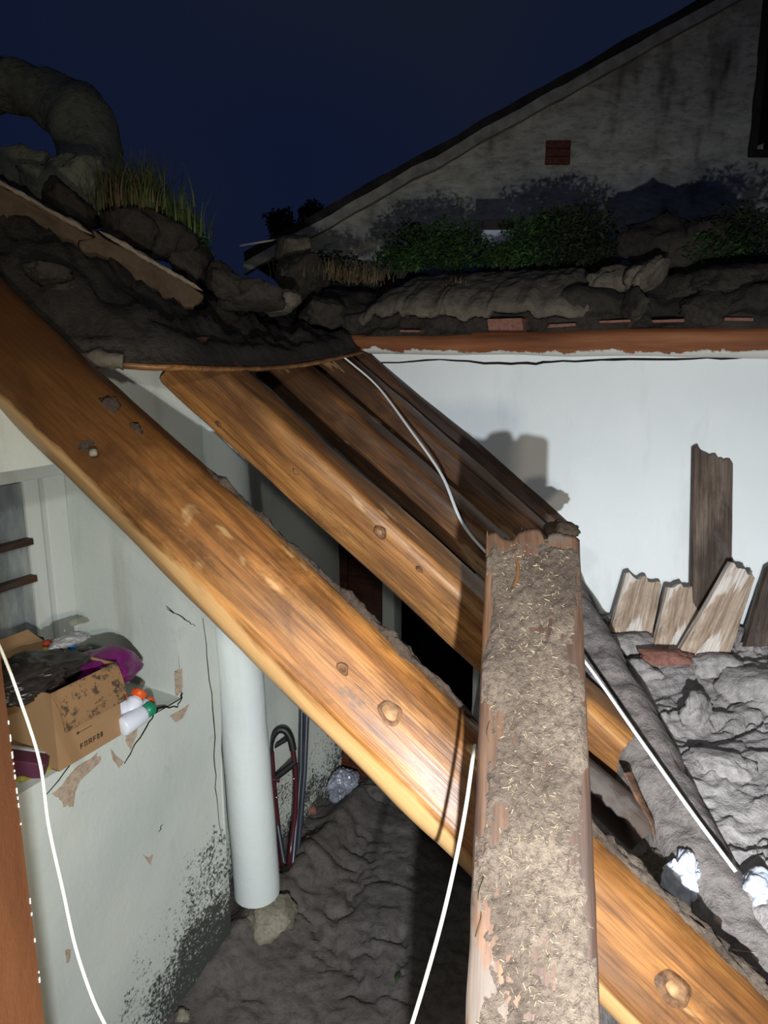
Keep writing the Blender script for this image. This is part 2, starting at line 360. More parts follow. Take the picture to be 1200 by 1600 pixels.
def grid_wall(xs, zs, hole, amp, seed, y=0.0):
    V = []; F = []; idx = {}
    def vid(i, k):
        if (i, k) not in idx:
            x, z = xs[i], zs[k]; idx[(i, k)] = len(V)
            V.append(Vector((x, y + amp * fbm(Vector((x * 2.2 + seed, z * 2.2, seed)), 3), z)))
        return idx[(i, k)]
    for i in range(len(xs) - 1):
        for k in range(len(zs) - 1):
            cx, cz = (xs[i] + xs[i + 1]) / 2, (zs[k] + zs[k + 1]) / 2
            if hole and hole[0] < cx < hole[1] and hole[2] < cz < hole[3]: continue
            F.append((vid(i, k), vid(i + 1, k), vid(i + 1, k + 1), vid(i, k + 1)))
    return V, F
def lin(a, b, st, extra=()):
    n = max(1, round((b - a) / st)); r = [a + (b - a) * i / n for i in range(n + 1)]
    for e in extra:
        k = min(range(len(r)), key=lambda i: abs(r[i] - e)); r[k] = e
    return sorted(r)
def patch(y, x0, x1, z0, z1): return box(x0, x1, y, y + 0.004, z0, z1)

# ---- floor: cracked mud ground
def crackmud(x, y, s, amp, seed):
    v = Vector((x * s, y * s, seed)); wv = v + Vector((fbm(v * 1.7, 3), fbm(v * 1.7 + Vector((9, 4, 2)), 3), 0)) * 0.55
    d, _ = noise.voronoi(wv); e = d[1] - d[0]
    n = fbm(v * 0.9 + Vector((3, 7, 1)), 4); st = 0.34; q = n / st; fl = math.floor(q); fr = q - fl
    terr = (fl + sstep(0.80, 1.0, fr)) * st                     # little ledges where the mud slumped
    gate = sstep(-0.25, 0.25, noise.noise(v * 0.6))
    return amp * (1.1 * terr + 0.25 * n + 0.34 * fbm(v * 5, 6) - 0.9 * gate * (1 - sstep(0.0, 0.09, e)))
V = []; F = []; nx, ny = 190, 220
for j in range(ny):
    for i in range(nx):
        x = -1.6 + 2.9 * i / (nx - 1); y = 0.9 + 3.0 * j / (ny - 1)
        q = ML.inverted() @ Vector((x, y, 0))
        z = crackmud(x + 0.4 * y, y, 2.6, 0.030, 1.7) + 0.10 * math.exp(-((q.y + 0.0) / 0.10) ** 2) * sstep(-0.1, 0.35, q.x)
        V.append(Vector((x, y, z)))
for j in range(ny - 1):
    for i in range(nx - 1): F.append((j * nx + i, j * nx + i + 1, (j + 1) * nx + i + 1, (j + 1) * nx + i))
tag(mesh('floor', V, F, 'mud_floor'), 'dark cracked mud covering the yard floor', kind='structure')
V, F = box(-30, 30, -6, 40, -0.30, -0.25)
tag(mesh('ground', V, F, 'roof_soil', smooth=False), 'dark earth around the houses', kind='structure')

# ---- left wall with deep window recess
OX0, OX1, OZ0, OZ1, TW = -1.05, 0.146, 1.185, 2.05, 0.50
xs = lin(-2.1, 0.335, 0.04, (OX0, OX1)); zs = lin(-0.1, 2.33, 0.04, (OZ0, OZ1))
pv = [grid_wall(xs, zs, (OX0, OX1, OZ0, OZ1), 0.012, 1.0)]
def strip(a, b, c, d, n=12, m=10, amp=0.008, seed=3.0):
    V = []; F = []
    for j in range(m + 1):
        for i in range(n + 1):
            u, v = i / n, j / m; p = (a * (1 - u) + b * u) * (1 - v) + (d * (1 - u) + c * u) * v
            V.append(p + Vector((1, 1, 0.6)) * amp * noise.noise(p * 4 + Vector((seed, 0, 0))) * (math.sin(math.pi * u) * math.sin(math.pi * v)))
    for j in range(m):
        for i in range(n): k = j * (n + 1) + i; F.append((k, k + 1, k + n + 2, k + n + 1))
    return V, F
v3 = lambda x, y, z: Vector((x, y, z))
pv.append(strip(v3(OX1, 0, OZ0), v3(OX1, TW + .12, OZ0), v3(OX1, TW + .12, OZ1), v3(OX1, 0, OZ1)))            # right reveal
pv.append(strip(v3(OX0, 0, OZ0), v3(OX0, TW + .12, OZ0), v3(OX0, TW + .12, OZ1), v3(OX0, 0, OZ1)))
pv.append(strip(v3(OX0, 0, OZ0), v3(OX1, 0, OZ0), v3(OX1, TW + .12, OZ0 + .03), v3(OX0, TW + .12, OZ0 + .03), 24, 12))   # sill
pv.append(strip(v3(OX0, 0, OZ1), v3(OX1, 0, OZ1), v3(OX1, TW + .12, OZ1), v3(OX0, TW + .12, OZ1), 24, 10, 0.05))          # sagging soffit
pv.append(strip(v3(0.335, 0, -.1), v3(0.335, 0.21, -.1), v3(0.335, 0.21, 2.33), v3(0.335, 0, 2.33)))           # end beside the post
xs = lin(0.27, 1.62, 0.05); pv.append(grid_wall(xs, zs, None, 0.010, 5.0, 0.20))
pv.append(patch(TW + .13, OX0 - .1, OX1 + .1, OZ0 - .1, OZ1 + .1))
V, F = join(*pv); wl = mesh('wall_left', V, F, 'plaster_left', M=ML); tag(wl, 'greenish white plastered earth wall with a deep window recess', kind='structure')

DISP = {}
def wall_off(M, x, z): k = DISP.get(id(M)); return 0.0 if k is None else k[0] * fbm(Vector((x * 2.2 + k[1], z * 2.2, k[1])), 3)
DISP[id(ML)] = (0.012, 1.0); DISP[id(MB)] = (0.010, 9.0)
def ribbon(name, pts_px, M, y, width, mat, parent, lift=0.003, jag=0.35):
    """jagged crack line lying in a wall face; points are given where they are seen"""
    pts = []
    for i in range(len(pts_px) - 1):
        a, b = pts_px[i], pts_px[i + 1]
        for k in range(5): t = k / 5; pts.append((a[0] + (b[0] - a[0]) * t + random.uniform(-1.5, 1.5), a[1] + (b[1] - a[1]) * t + random.uniform(-1.5, 1.5)))
    pts.append(pts_px[-1]); V = []; F = []; n = len(pts)
    L = [local(M, px, py, y) for px, py in pts]
    for i, (x, z) in enumerate(L):
        a = L[max(i - 1, 0)]; b = L[min(i + 1, n - 1)]; d = Vector((b[0] - a[0], b[1] - a[1])).normalized(); nn = Vector((-d.y, d.x))
        wd = width * (0.35 + jag * random.random() + 0.9 * math.sin(math.pi * (i + .4) / n))
        y0 = y + wall_off(M, x, z)
        for sgn, yy in ((-1, y0 + 0.004), (-1, y0 - lift * .5), (1, y0 - lift * .5), (1, y0 + 0.004)):
            V.append(Vector((x + nn.x * wd * sgn * 0.5, yy, z + nn.y * wd * sgn * 0.5)))
    for i in range(n - 1):
        for k in range(3): F.append((i * 4 + k, i * 4 + k + 1, i * 4 + 5 + k, i * 4 + 4 + k))
    return mesh(name, V, F, mat, parent)
def blotch(name, poly_px, M, y, mat, parent, lift=0.0018):
    L = [local(M, px, py, y) for px, py in poly_px]; V = []; n = len(L); cx = sum(a for a, b in L) / n; cz = sum(b for a, b in L) / n
    rim = []
    for i in range(n):
        a, b = L[i], L[(i + 1) % n]
        for k in range(4):
            t = k / 4; x = a[0] + (b[0] - a[0]) * t; z = a[1] + (b[1] - a[1]) * t
            f = 1 + 0.10 * random.uniform(-1, 1); rim.append((cx + (x - cx) * f, cz + (z - cz) * f))
    W = lambda x, z: wall_off(M, x, z)
    V = [Vector((cx, y - lift + W(cx, cz), cz))] + [Vector((x, y - lift + W(x, z), z)) for x, z in rim] + [Vector((x, y + .01 + W(x, z), z)) for x, z in rim]; m = len(rim); F = []
    for i in range(m):
        j = (i + 1) % m; F.append((0, 1 + i, 1 + j)); F.append((1 + i, 1 + m + i, 1 + m + j, 1 + j))
    return mesh(name, V, F, mat, parent, smooth=False)
ribbon('crack', [(75, 1243), (120, 1185), (165, 1150), (215, 1135)], ML, 0, 0.0035, 'crack', wl, 0.003)
ribbon('crack', [(193, 1192), (212, 1160), (236, 1120), (246, 1106), (275, 1103), (284, 1082)], ML, 0, 0.0042, 'crack', wl, 0.003)
ribbon('crack', [(318, 965), (324, 1040), (333, 1150), (340, 1230), (348, 1320)], ML, 0, 0.003, 'crack', wl, 0.002)
ribbon('crack', [(250, 1300), (257, 1290)], ML, 0, 0.0025, 'crack', wl, 0.002)
blotch('peeled_patch', [(85, 1240), (120, 1200), (150, 1178), (156, 1190), (128, 1215), (116, 1240), (115, 1260), (103, 1262), (95, 1248)], ML, 0, 'bare_clay', wl)
blotch('peeled_patch', [(195, 1145), (216, 1132), (212, 1150), (203, 1170), (196, 1160)], ML, 0, 'bare_clay', wl)
blotch('peeled_patch', [(172, 1168), (180, 1180), (192, 1190), (185, 1200), (175, 1185)], ML, 0, 'bare_clay', wl)
blotch('peeled_patch', [(262, 1118), (285, 1105), (292, 1100), (282, 1122), (270, 1128)], ML, 0, 'bare_clay', wl)
blotch('peeled_patch', [(276, 1050), (283, 1045), (284, 1075), (276, 1085)], ML, 0, 'bare_clay', wl)
blotch('peeled_patch', [(225, 1336), (232, 1342), (241, 1335), (236, 1352)], ML, 0, 'bare_clay', wl)
blotch('peeled_patch', [(101, 1485), (110, 1482), (109, 1500), (104, 1505)], ML, 0, 'bare_clay', wl)
ribbon('crack', [(196, 975), (205, 965), (214, 958), (236, 938)], basis(A0 + WS * OX1, -WN, WS), 0, 0.0010, 'crack', wl, 0.006)

# ---- window in the recess
WP = TW
root = empty('window_1', M=ML @ Matrix.Translation((0, WP, 0))); tag(root, 'old window with dirty panes and dark bars deep in the left wall', kind='structure')
mesh('frame_jamb', *bevbox(0.06, 0.146, -0.03, 0.05, 1.22, 2.0, 0.006), 'paint_frame', root)
mesh('frame_head', *bevbox(-1.0, 0.146, -0.04, 0.05, 1.925, 1.985, 0.006), 'paint_frame', root)
mesh('inner_stile', *bevbox(0.0, 0.058, -0.005, 0.03, 1.24, 1.93, 0.005), 'paint_frame', root)
mesh('frame_sill', *bevbox(-1.0, 0.146, -0.05, 0.05, 1.19, 1.24, 0.006), 'paint_frame', root)
mesh('centre_bar', *bevbox(-0.215, -0.185, -0.01, 0.03, 1.24, 1.93, 0.004), 'wood_smoked', root)
zb = [1.24, 1.36, 1.585, 1.715, 1.925]
for z in zb[1:-1]:
    mesh('window_bar', *bevbox(-0.95, 0.0, -0.025, 0.03, z - 0.011, z + 0.011, 0.003), 'wood_smoked', root)
for i in range(4):
    for x0, x1 in ((-0.185, 0.0), (-0.62, -0.215)):
        mesh('pane', *box(x0, x1, 0.008, 0.012, zb[i] + 0.011, zb[i + 1] - 0.011), 'glass_dirty', root, smooth=False)
V = []; F = []
for i in range(70):
    x = -0.95 + 0.95 * i / 69
    for z in (1.22, 1.95): V.append(Vector((x, 0.06 + 0.018 * math.sin(x * 95) + 0.01 * math.sin(x * 41), z)))
for i in range(69): F.append((2 * i, 2 * i + 2, 2 * i + 3, 2 * i + 1))
mesh('curtain', V, F, 'curtain', root)
tag(mesh('lintel_pole', *tube([ML @ Vector((x, 0.42 + 0.02 * x, 2.02 + 0.02 * math.sin(x * 5))) for x in lin(-1.05, 0.14, 0.1)], 0.03, 10, wob=0.15), 'paint_frame'),
    'whitewashed round pole over the dirty window, below the plaster', 'pole')
tag(mesh('lintel_pole', *tube([ML @ Vector((x, 0.30 + 0.05 * x, 2.035 - 0.03 * x)) for x in lin(-1.05, 0.14, 0.1)], 0.03, 10, wob=0.2), 'paint_frame'),
    'upper whitewashed crooked pole above the window, under the big beam', 'pole')

# ---- whitewashed post at the end of the left wall
pc = A0 + WS * 0.515 + WN * 0.0
pts = [pc + WS * (-0.045 * z) + Vector((0.004 * math.sin(z * 3), 0, z)) for z in [0.15 + 0.064 * i for i in range(33)]]
o = mesh('wall_post', *tube(pts, lambda t: 0.094 - 0.004 * t, 20, wob=0.05), 'plaster_post')
tag(o, 'whitewashed round wooden post at the end of the left wall', 'post')
rock('base_stone', pc + WN * 0.06 + Vector((0.01, -0.02, 0.065)), (0.11, 0.08, 0.085), 'stone_pale', 3, 'pale mouldy stone under the whitewashed post', 'stone', rot=0.6)

# ---- back wall with doorway
hole = (0.0, 0.76, -0.2, 1.62)
xs = lin(0.0, 2.6, 0.05, (0.76,)); zs = lin(-0.1, 2.33, 0.05, (1.62,))
pb = [grid_wall(xs, zs, hole, 0.010, 9.0), strip(v3(.76, 0, -.1), v3(.76, .3, -.1), v3(.76, .3, 1.62), v3(.76, 0, 1.62)), strip(v3(0, 0, 1.62), v3(.76, 0, 1.62), v3(.76, .3, 1.62), v3(0, .3, 1.62)),
      box(0.0, 2.6, 0.012, 0.30, 1.63, 2.33), box(0.77, 2.6, 0.012, 0.30, -.1, 2.33)]
V, F = join(*pb); wb = mesh('wall_back', V, F, 'plaster_back', M=MB); tag(wb, 'white plastered wall behind the debris heap', kind='structure')
ribbon('crack', [(575, 568), (690, 563), (800, 569), (860, 566), (960, 563), (1080, 560), (1200, 558)], MB, 0, 0.006, 'crack', wb, 0.004, 0.8)
blotch('peeled_patch', [(702, 672), (709, 667), (718, 674), (717, 690), (708, 698), (700, 688)], MB, 0, 'bare_clay', wb)
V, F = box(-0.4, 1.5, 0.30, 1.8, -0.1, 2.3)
o = mesh('wall_inner', V, [F[1], F[0], F[3], F[4], F[5]], 'dark_interior', M=MB, smooth=False); tag(o, 'dark room beyond the doorway', kind='structure')  # near-black colour paints in the darkness of the unlit room
root = empty('door_1', M=MB @ Matrix.Translation((0, 0.04, 0))); tag(root, 'dark brown panelled door standing in the back corner', kind='structure')
mesh('door_leaf', *bevbox(0.0, 0.265, 0.0, 0.035, 0.0, 1.6, 0.004), 'wood_door_brown', root)
mesh('door_stile', *bevbox(0.0, 0.05, -0.014, 0.0, 0.0, 1.6, 0.003), 'wood_door_brown', root)
mesh('door_stile', *bevbox(0.205, 0.265, -0.014, 0.0, 0.0, 1.6, 0.003), 'wood_door_brown', root)
for z in (0.02, 0.75, 1.33): mesh('door_rail', *bevbox(0.05, 0.205, -0.012, 0.0, z, z + 0.12, 0.003), 'wood_door_brown', root)
o = mesh('trim_1', *bevbox(0.268, 0.335, 0.0, 0.09, 0.0, 1.62, 0.006), 'paint_frame', M=MB); tag(o, 'grey painted door post', kind='structure')

# ---- near orange door leaf on the left edge of view
p0 = P(70, 1600, 0.78); hx = p0.x
root = empty('door_2', (hx, p0.y, 0)); tag(root, 'orange brown painted door edge close by on the left', kind='structure')
V = []; F = []; dl = Vector((0.10, -1, 0)).normalized(); dn = Vector((dl.y, -dl.x, 0))      # leaf swings back past the camera
for i in range(60):     # slightly chipped edge
    z = 2.4 * i / 59; e = 0.0016 * noise.noise(Vector((z * 24, 1, 2)))
    for a_, b_ in ((0.9, 0), (e, 0), (e, 0.04), (0.9, 0.04)): V.append(dl * a_ + dn * b_ + Vector((0, 0, z)))
for i in range(59):
    for k in range(4): F.append((4 * i + k, 4 * i + (k + 1) % 4, 4 * i + 4 + (k + 1) % 4, 4 * i + 4 + k))
F += [(0, 1, 2, 3), (236, 237, 238, 239)]
mesh('door_leaf', V, F, 'door_orange', root, smooth=False)
for i in range(46):
    z = random.uniform(1.2, 2.0); h = random.uniform(0.0008, 0.006)
    V, F = bevbox(-0.0008, random.uniform(0.0004, 0.0014), -0.0008, 0.004, z, z + h, 0.0003)
    mesh('paint_chip', [dl * v.x + dn * v.y + Vector((0, 0, v.z)) for v in V], F, 'paint_frame', root)

# ------------------------------------------------------------------ timbers
def loft(L, hy, hz, n=3.2, seg=28, rings=70, taper=0.0, amp=0.006, bend=0.0, seed=0.0, ragged=0.0):
    V = []; F = []
    for i in range(rings + 1):
        u = i / rings; k = 1 - taper * (u - 0.5)
        for j in range(seg):
            t = 2 * math.pi * j / seg; c, s = math.cos(t), math.sin(t)
            y = hy * k * math.copysign(abs(c) ** (2 / n), c); z = hz * k * math.copysign(abs(s) ** (2 / n), s)
            x = u * L
            v = Vector((x * 2.0, y * 7, z * 7 + seed)); d = 1 + (amp / hy) * (fbm(v, 3) * 1.2 + 0.6 * fbm(Vector((x * 1.2, t * 3, seed)), 3))
            if ragged and (i == 0 or i == rings): x += ragged * fbm(Vector((y * 25, z * 25, seed)), 3) * (1 if i else -1)
            V.append(Vector((x, y * d + bend * math.sin(math.pi * u), z * d)))
    for i in range(rings):
        for j in range(seg): F.append((i * seg + j, i * seg + (j + 1) % seg, (i + 1) * seg + (j + 1) % seg, (i + 1) * seg + j))
    q = len(V); V += [v.copy() for v in V[:seg]] + [v.copy() for v in V[rings * seg:]]
    F += [tuple(q + j for j in range(seg)), tuple(q + seg + j for j in range(seg))]
    return V, F
def crust(x0, x1, yf, zf, wy, wz, seed, rings=120, seg=14, big=1.0):
    """crumbly ridge of earth lying along a timber: yf,zf centre line functions, wy,wz half sizes"""
    V = []; F = []
    for i in range(rings + 1):
        u = i / rings; x = x0 + (x1 - x0) * u; e = min(1, 8 * u, 8 * (1 - u)) * (0.55 + big * 0.9 * abs(fbm(Vector((x * 5, seed, 0)), 3)))
        for j in range(seg):
            t = 2 * math.pi * j / seg; q = Vector((x * 16, math.cos(t) * 1.3, math.sin(t) * 1.3 + seed))
            r = e * (1 + 0.55 * fbm(q, 4) + 0.35 * fbm(q * 3.1, 3))
            V.append(Vector((x + 0.006 * noise.noise(q * 2), yf(u) + wy * r * math.cos(t), zf(u) + wz * r * math.sin(t))))
    for i in range(rings):
        for j in range(seg): F.append((i * seg + j, i * seg + (j + 1) % seg, (i + 1) * seg + (j + 1) % seg, (i + 1) * seg + j))
    F += [tuple(range(seg)), tuple(rings * seg + j for j in range(seg))]
    return V, F
def knot(root, M, px, py, hz, r, heart=True, seed=0.0, name='knot'):
    x, y = on_plane(M, px, py, hz)
    def ring(rr, zz, wob): return [Vector((x + rr * 1.5 * math.cos(t) * (1 + wob * (0.5 * math.sin(2 * t + seed) + 0.3 * math.sin(3 * t + 1.7 * seed))),
                                           y + rr * math.sin(t) * (1 + wob * (0.5 * math.sin(t + 2 * seed) + 0.3 * math.sin(3 * t + seed))), zz)) for t in [2 * math.pi * k / 28 for k in range(28)]]
    V = []; F = []
    for rr, zz in ((r * 1.5, hz - 0.010), (r * 1.15, hz - 0.003), (r * .9, hz + 0.001), (r * 0.7, hz + 0.002), (r * 0.55, hz - 0.001)): V += ring(rr, zz, 0.28)
    for i in range(4):
        for k in range(28): F.append((i * 28 + k, i * 28 + (k + 1) % 28, i * 28 + 28 + (k + 1) % 28, i * 28 + 28 + k))
    F.append(tuple(112 + k for k in range(28)))
    o = mesh(name, V, F, 'knot_dark', root)
    if heart:
        V = [Vector((x, y, hz + 0.004))] + ring(r * 0.5, hz + 0.003, 0.3) + ring(r * 0.62, hz - 0.004, 0.3); F = []
        for k in range(28): F.append((0, 1 + k, 1 + (k + 1) % 28)); F.append((1 + k, 29 + k, 29 + (k + 1) % 28, 1 + (k + 1) % 28))
        mesh('knot_heart', V, F, 'knot_heart', o)
    return o
def lump(root, M, px, py, hz, r, mat, seed, flat=0.35):
    x, y = on_plane(M, px, py, hz); sv = Vector((seed * 2.3, seed, 1))
    def fn(v):
        k = 1 + 0.45 * fbm(v * 1.6 + sv, 4) + 0.16 * fbm(v * 5 + sv, 3)
        return Vector((x + v.x * r * 1.2 * k, y + v.y * r * k, hz - 0.004 + v.z * r * flat * (1 + 0.4 * fbm(v * 4 + sv, 3))))
    return mesh('mud_lump', *ico(3, fn), mat, root)

# big front beam
a = P(-70, 470, 1.93); b = P(1215, 1712, 1.42)
MBIG, L = frame(a, b, roll=R(-6)); HYB, HZB = 0.120, 0.092
root = empty('roof_beam', M=MBIG); tag(root, 'thick amber roof beam slanting across the front, nearest of the fallen timbers', 'beam')
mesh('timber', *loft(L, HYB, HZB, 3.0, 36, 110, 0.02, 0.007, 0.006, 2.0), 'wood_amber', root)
for px, py, r, h in ((610, 1112, 0.022, True), (1055, 1545, 0.022, True), (535, 1045, 0.010, False)):
    knot(root, MBIG, px, py, HZB + 0.002, r, h, px * 0.1)
lump(root, MBIG, 138, 692, HZB, 0.022, 'mud_dark', 2, .2); lump(root, MBIG, 306, 850, HZB, 0.017, 'mud_dark', 5, .22)
lump(root, MBIG, 168, 632, HZB, 0.022, 'mud_dark', 8, 0.07); lump(root, MBIG, 208, 672, HZB, 0.018, 'mud_dark', 11, 0.06)
rock('pebble', MBIG @ Vector((*on_plane(MBIG, 150, 714, HZB), HZB + 0.02)), (0.012, 0.010, 0.008), 'stone_pale', 4, 'tiny pale pebble stuck in mud on the big slanting beam', 'pebble', sub=2)
xm = on_plane(MBIG, 735, 1130, HZB)[0]; xs0 = on_plane(MBIG, 300, 700, HZB)[0]; xe = on_plane(MBIG, 930, 1300, HZB)[0]
o = mesh('mud_crust', *crust(xs0, xm + 0.02, lambda u: HYB + 0.002 + 0.004 * u, lambda u: 0.035, 0.016, 0.05, 3.3, 150), 'mud_dark', root); tag(o, 'crumbly dark earth along the top edge')
o = mesh('mud_crust', *crust(xe - 0.25, L - 0.02, lambda u: HYB + 0.004, lambda u: 0.02, 0.026, 0.085, 6.1, 110, 16, 0.6), 'mud_crust', root); tag(o, 'crumbly grey earth along the lower top edge')

# rafters behind it
HD = (WN * math.cos(R(36)) + Vector((0, 0, -math.sin(R(36))))).normalized()
def rafter(up, Lr, hy, hz, roll, mat, label, seed, n=4.0, taper=0.05, D=HD):
    M, L = frame(up, up + D * Lr, roll=roll)
    r = empty('rafter', M=M); tag(r, label, 'rafter', 'fallen rafters below the left roof edge')
    mesh('timber', *loft(L, hy, hz, n, 32, 80, taper, 0.006, 0.004, seed, 0.01), mat, r); return r, M
def PY(px, py, Y): r = ray(px, py); return CAM + r * (Y / r.y)
u2 = PY(300, 566, 2.62); l2 = PY(1000, 1208, 1.93)
D2 = (l2 - u2).normalized(); u2 = PY(292, 563, 2.345); DR = (l2 - u2).normalized()
r2, M2 = rafter(u2, (l2 - u2).length, 0.090, 0.080, R(24), 'wood_honey', 'honey coloured square rafter, second timber from the front', 1.0, 5.0, 0.0, DR)
for px, py, r, h in ((592, 832, 0.014, True), (463, 737, 0.009, False), (340, 662, 0.007, False), (655, 890, 0.007, False)): knot(r2, M2, px, py, 0.082, r, h, px * 0.07)
u3 = PY(428, 566, 3.06); r3, M3 = rafter(u3, 1.42, 0.082, 0.078, R(20), 'wood_rafter', 'brown stained rafter, third timber from the front', 4.0, 4.0, 0.05, D2)
u4 = PY(508, 562, 3.36); r4, M4 = rafter(u4, 1.25, 0.080, 0.075, R(18), 'wood_rafter', 'dark stained rafter, fourth timber from the front', 7.0, 4.0, 0.05, D2)
u5 = PY(552, 560, 3.56); r5, M5 = rafter(u5, 1.25, 0.072, 0.060, R(10), 'wood_smoked', 'smoked, blackened rafter farthest back against the white wall', 9.0, 3.0, 0.05, D2)
# short grey log under the lower end of the second rafter
a = P(890, 1195, 1.98); b = P(1003, 1300, 1.92); Mg, L = frame(a, b)
o = mesh('log_end', *loft(L, 0.052, 0.055, 2.0, 24, 30, -0.1, 0.006, 0, 3.0, 0.012), 'wood_grey', M=Mg); tag(o, 'weathered grey log end under the tip of the honey coloured rafter', 'log')

# mud covered board on the right
a = P(868, 905, 2.75); b = P(1215, 1585, 1.52); Mm, L = frame(a, b, roll=R(-14))
root = empty('muddy_board', M=Mm); tag(root, 'long board thick with grey mud beside the white strap', 'board')
mesh('timber', *loft(L, 0.066, 0.030, 5.0, 24, 60, 0.0, 0.006, 0, 5.0, 0.02), 'wood_plank', root)
V = []; F = []; nx, ny = 220, 26
for i in range(nx):
    for j in range(ny):
        x = L * i / (nx - 1); y = -0.098 + 0.196 * j / (ny - 1); e = 1 - abs(y / 0.098) ** 4
        V.append(Vector((x, y + 0.012 * fbm(Vector((x * 9, y * 3, 0)), 3), 0.034 + e * (0.014 + 0.016 * fbm(Vector((x * 11, y * 14, 3)), 5)) - (1 - e) * 0.09)))
for i in range(nx - 1):
    for j in range(ny - 1): F.append((i * ny + j, i * ny + j + 1, (i + 1) * ny + j + 1, (i + 1) * ny + j))
tag(mesh('mud_crust', V, F, 'mud_board', root), 'cracked grey mud on the board')
o = mesh('splinter', *tube([Vector((*on_plane(Mm, px, py, 0.05), 0.055)) for px, py in ((1118, 1478), (1132, 1484), (1150, 1487), (1180, 1490))], lambda t: 0.004 * (1 - 0.8 * t), 6), 'straw', root)
tag(o, 'pale wood splinter lying in the mud')
pts = [P(980, 1208, 1.9), P(1000, 1250, 1.86), P(1018, 1285, 1.82), P(1024, 1312, 1.8)]
V, F = tube(catmull(pts, 8), lambda t: 0.018 * (1.05 - t), 8, 0.35, 0.3)
tag(mesh('bark_strip', V, F, 'wood_plank'), 'torn strip of brown bark at the tip of the honey coloured rafter', 'bark')

# nearest upright plank with broken top
PW = 0.18
a = P(832, 1625, 1.00); b = P(832, 842, 1.47); Mp, L = frame(a, b)
# local x runs up the plank, local y to the left, z to the viewer
root = empty('broken_plank', M=Mp); tag(root, 'mud crusted plank with a jagged broken top leaning nearest the camera', 'plank')
prof = [(0.0, .002), (.08, .006), (.12, .0), (.16, -.010), (.30, -.014), (.34, .004), (.44, .010), (.54, .014), (.60, .006), (.62, -.018), (.66, -.016), (.68, .002), (.80, .004), (.98, -.006), (1.0, -.01)]
def top_at(f):
    for (p, q), (r, s) in zip(prof, prof[1:]):
        if p <= f <= r: return q + (s - q) * (f - p) / (r - p + 1e-9)
    return 0
XL = -0.30; nx, ny = 120, 44; V = []; F = []
def pt(i, j, z):
    f = j / (ny - 1); u = i / (nx - 1); top = L + top_at(f) + 0.004 * noise.noise(Vector((f * 60, 0, 3)))
    x = XL + (top - XL) * u; y = PW * (0.5 - f)
    if j in (0, ny - 1): y += 0.002 * noise.noise(Vector((x * 14, j, 0)))
    return Vector((x, y, z))
for i in range(nx):
    for j in range(ny):
        p = pt(i, j, 0.0); dn = 0.0025 * fbm(Vector((p.x * 6, p.y * 40, 0)), 3) - (0.006 * sstep(0.86, 1.0, abs(p.y) / (PW / 2)) ** 2)
        p.z = 0.018 + dn; V.append(p)
n0 = len(V)
for i in range(nx):
    for j in range(ny): p = pt(i, j, -0.018); V.append(p)
for i in range(nx - 1):
    for j in range(ny - 1):
        k = i * ny + j; F.append((k, k + 1, k + ny + 1, k + ny)); F.append((n0 + k, n0 + k + ny, n0 + k + ny + 1, n0 + k + 1))
    F.append((i * ny, (i + 1) * ny, n0 + (i + 1) * ny, n0 + i * ny)); k = i * ny + ny - 1; F.append((k, n0 + k, n0 + k + ny, k + ny))
for j in range(ny - 1): k = (nx - 1) * ny + j; F.append((k, k + 1, n0 + k + 1, n0 + k)); F.append((j, n0 + j, n0 + j + 1, j + 1))
mesh('board', V, F, 'wood_plank', root)
V = []; F = []; nx, ny = 330, 74
def crust_h(x, y):
    f = abs(y) / (PW / 2); v = Vector((x * 9, y * 16, 1.5))
    cov = 0.0036 + 0.0085 * fbm(v * 0.7, 3) - 0.014 * sstep(0.74, 1.06, f + 0.16 * noise.noise(Vector((x * 7, y * 9, 4)))) - 0.010 * sstep(L - 0.06, L, x + 0.03 * noise.noise(Vector((y * 60, x * 5, 0))))
    return 0.0185 + cov + 0.0035 * fbm(Vector((x * 60, y * 85, 0)), 4) + 0.0012 * noise.noise(Vector((x * 240, y * 260, 0)))
for i in range(nx):
    for j in range(ny):
        x = XL + (L - 0.012 - XL) * i / (nx - 1); y = PW * 0.485 * (1 - 2 * j / (ny - 1)); V.append(Vector((x, y, crust_h(x, y))))
for i in range(nx - 1):
    for j in range(ny - 1): k = i * ny + j; F.append((k, k + 1, k + ny + 1, k + ny))
tag(mesh('mud_crust', V, F, 'mud_crust', root), 'dried brown mud with chopped straw', kind='stuff')
def straws(n, fx, fy, fz, r0=0.00035, l0=(0.002, 0.010), tilt=0.25):
    V = []; F = []
    for _ in range(n):
        x, y = fx(), fy(); z = fz(x, y) + 0.0008; t = random.uniform(0, math.pi); ln = random.uniform(*l0) / 2; r = r0 * random.uniform(0.6, 1.8)
        d = Vector((math.cos(t), math.sin(t), random.uniform(-tilt, tilt))) * ln; s = Vector((-math.sin(t), math.cos(t), 0)) * r; c = Vector((x, y, z)); k = len(V)
        up = Vector((0, 0, r * 1.4)); V += [c - d - s, c - d + s, c + d + s, c + d - s, c - d + up, c + d + up]
        F += [(k, k + 4, k + 5, k + 3), (k + 1, k + 2, k + 5, k + 4), (k, k + 1, k + 4), (k + 3, k + 5, k + 2), (k, k + 3, k + 2, k + 1)]
    return V, F
V, F = straws(800, lambda: random.uniform(XL, L - .02), lambda: max(-.07, min(.07, random.gauss(0, 0.036))), lambda x, y: max(0.017, crust_h(x, y)))
F = [f for f in F]; tag(mesh('straw', V, F, 'straw', root, smooth=False), 'scattered chopped straw', kind='stuff')
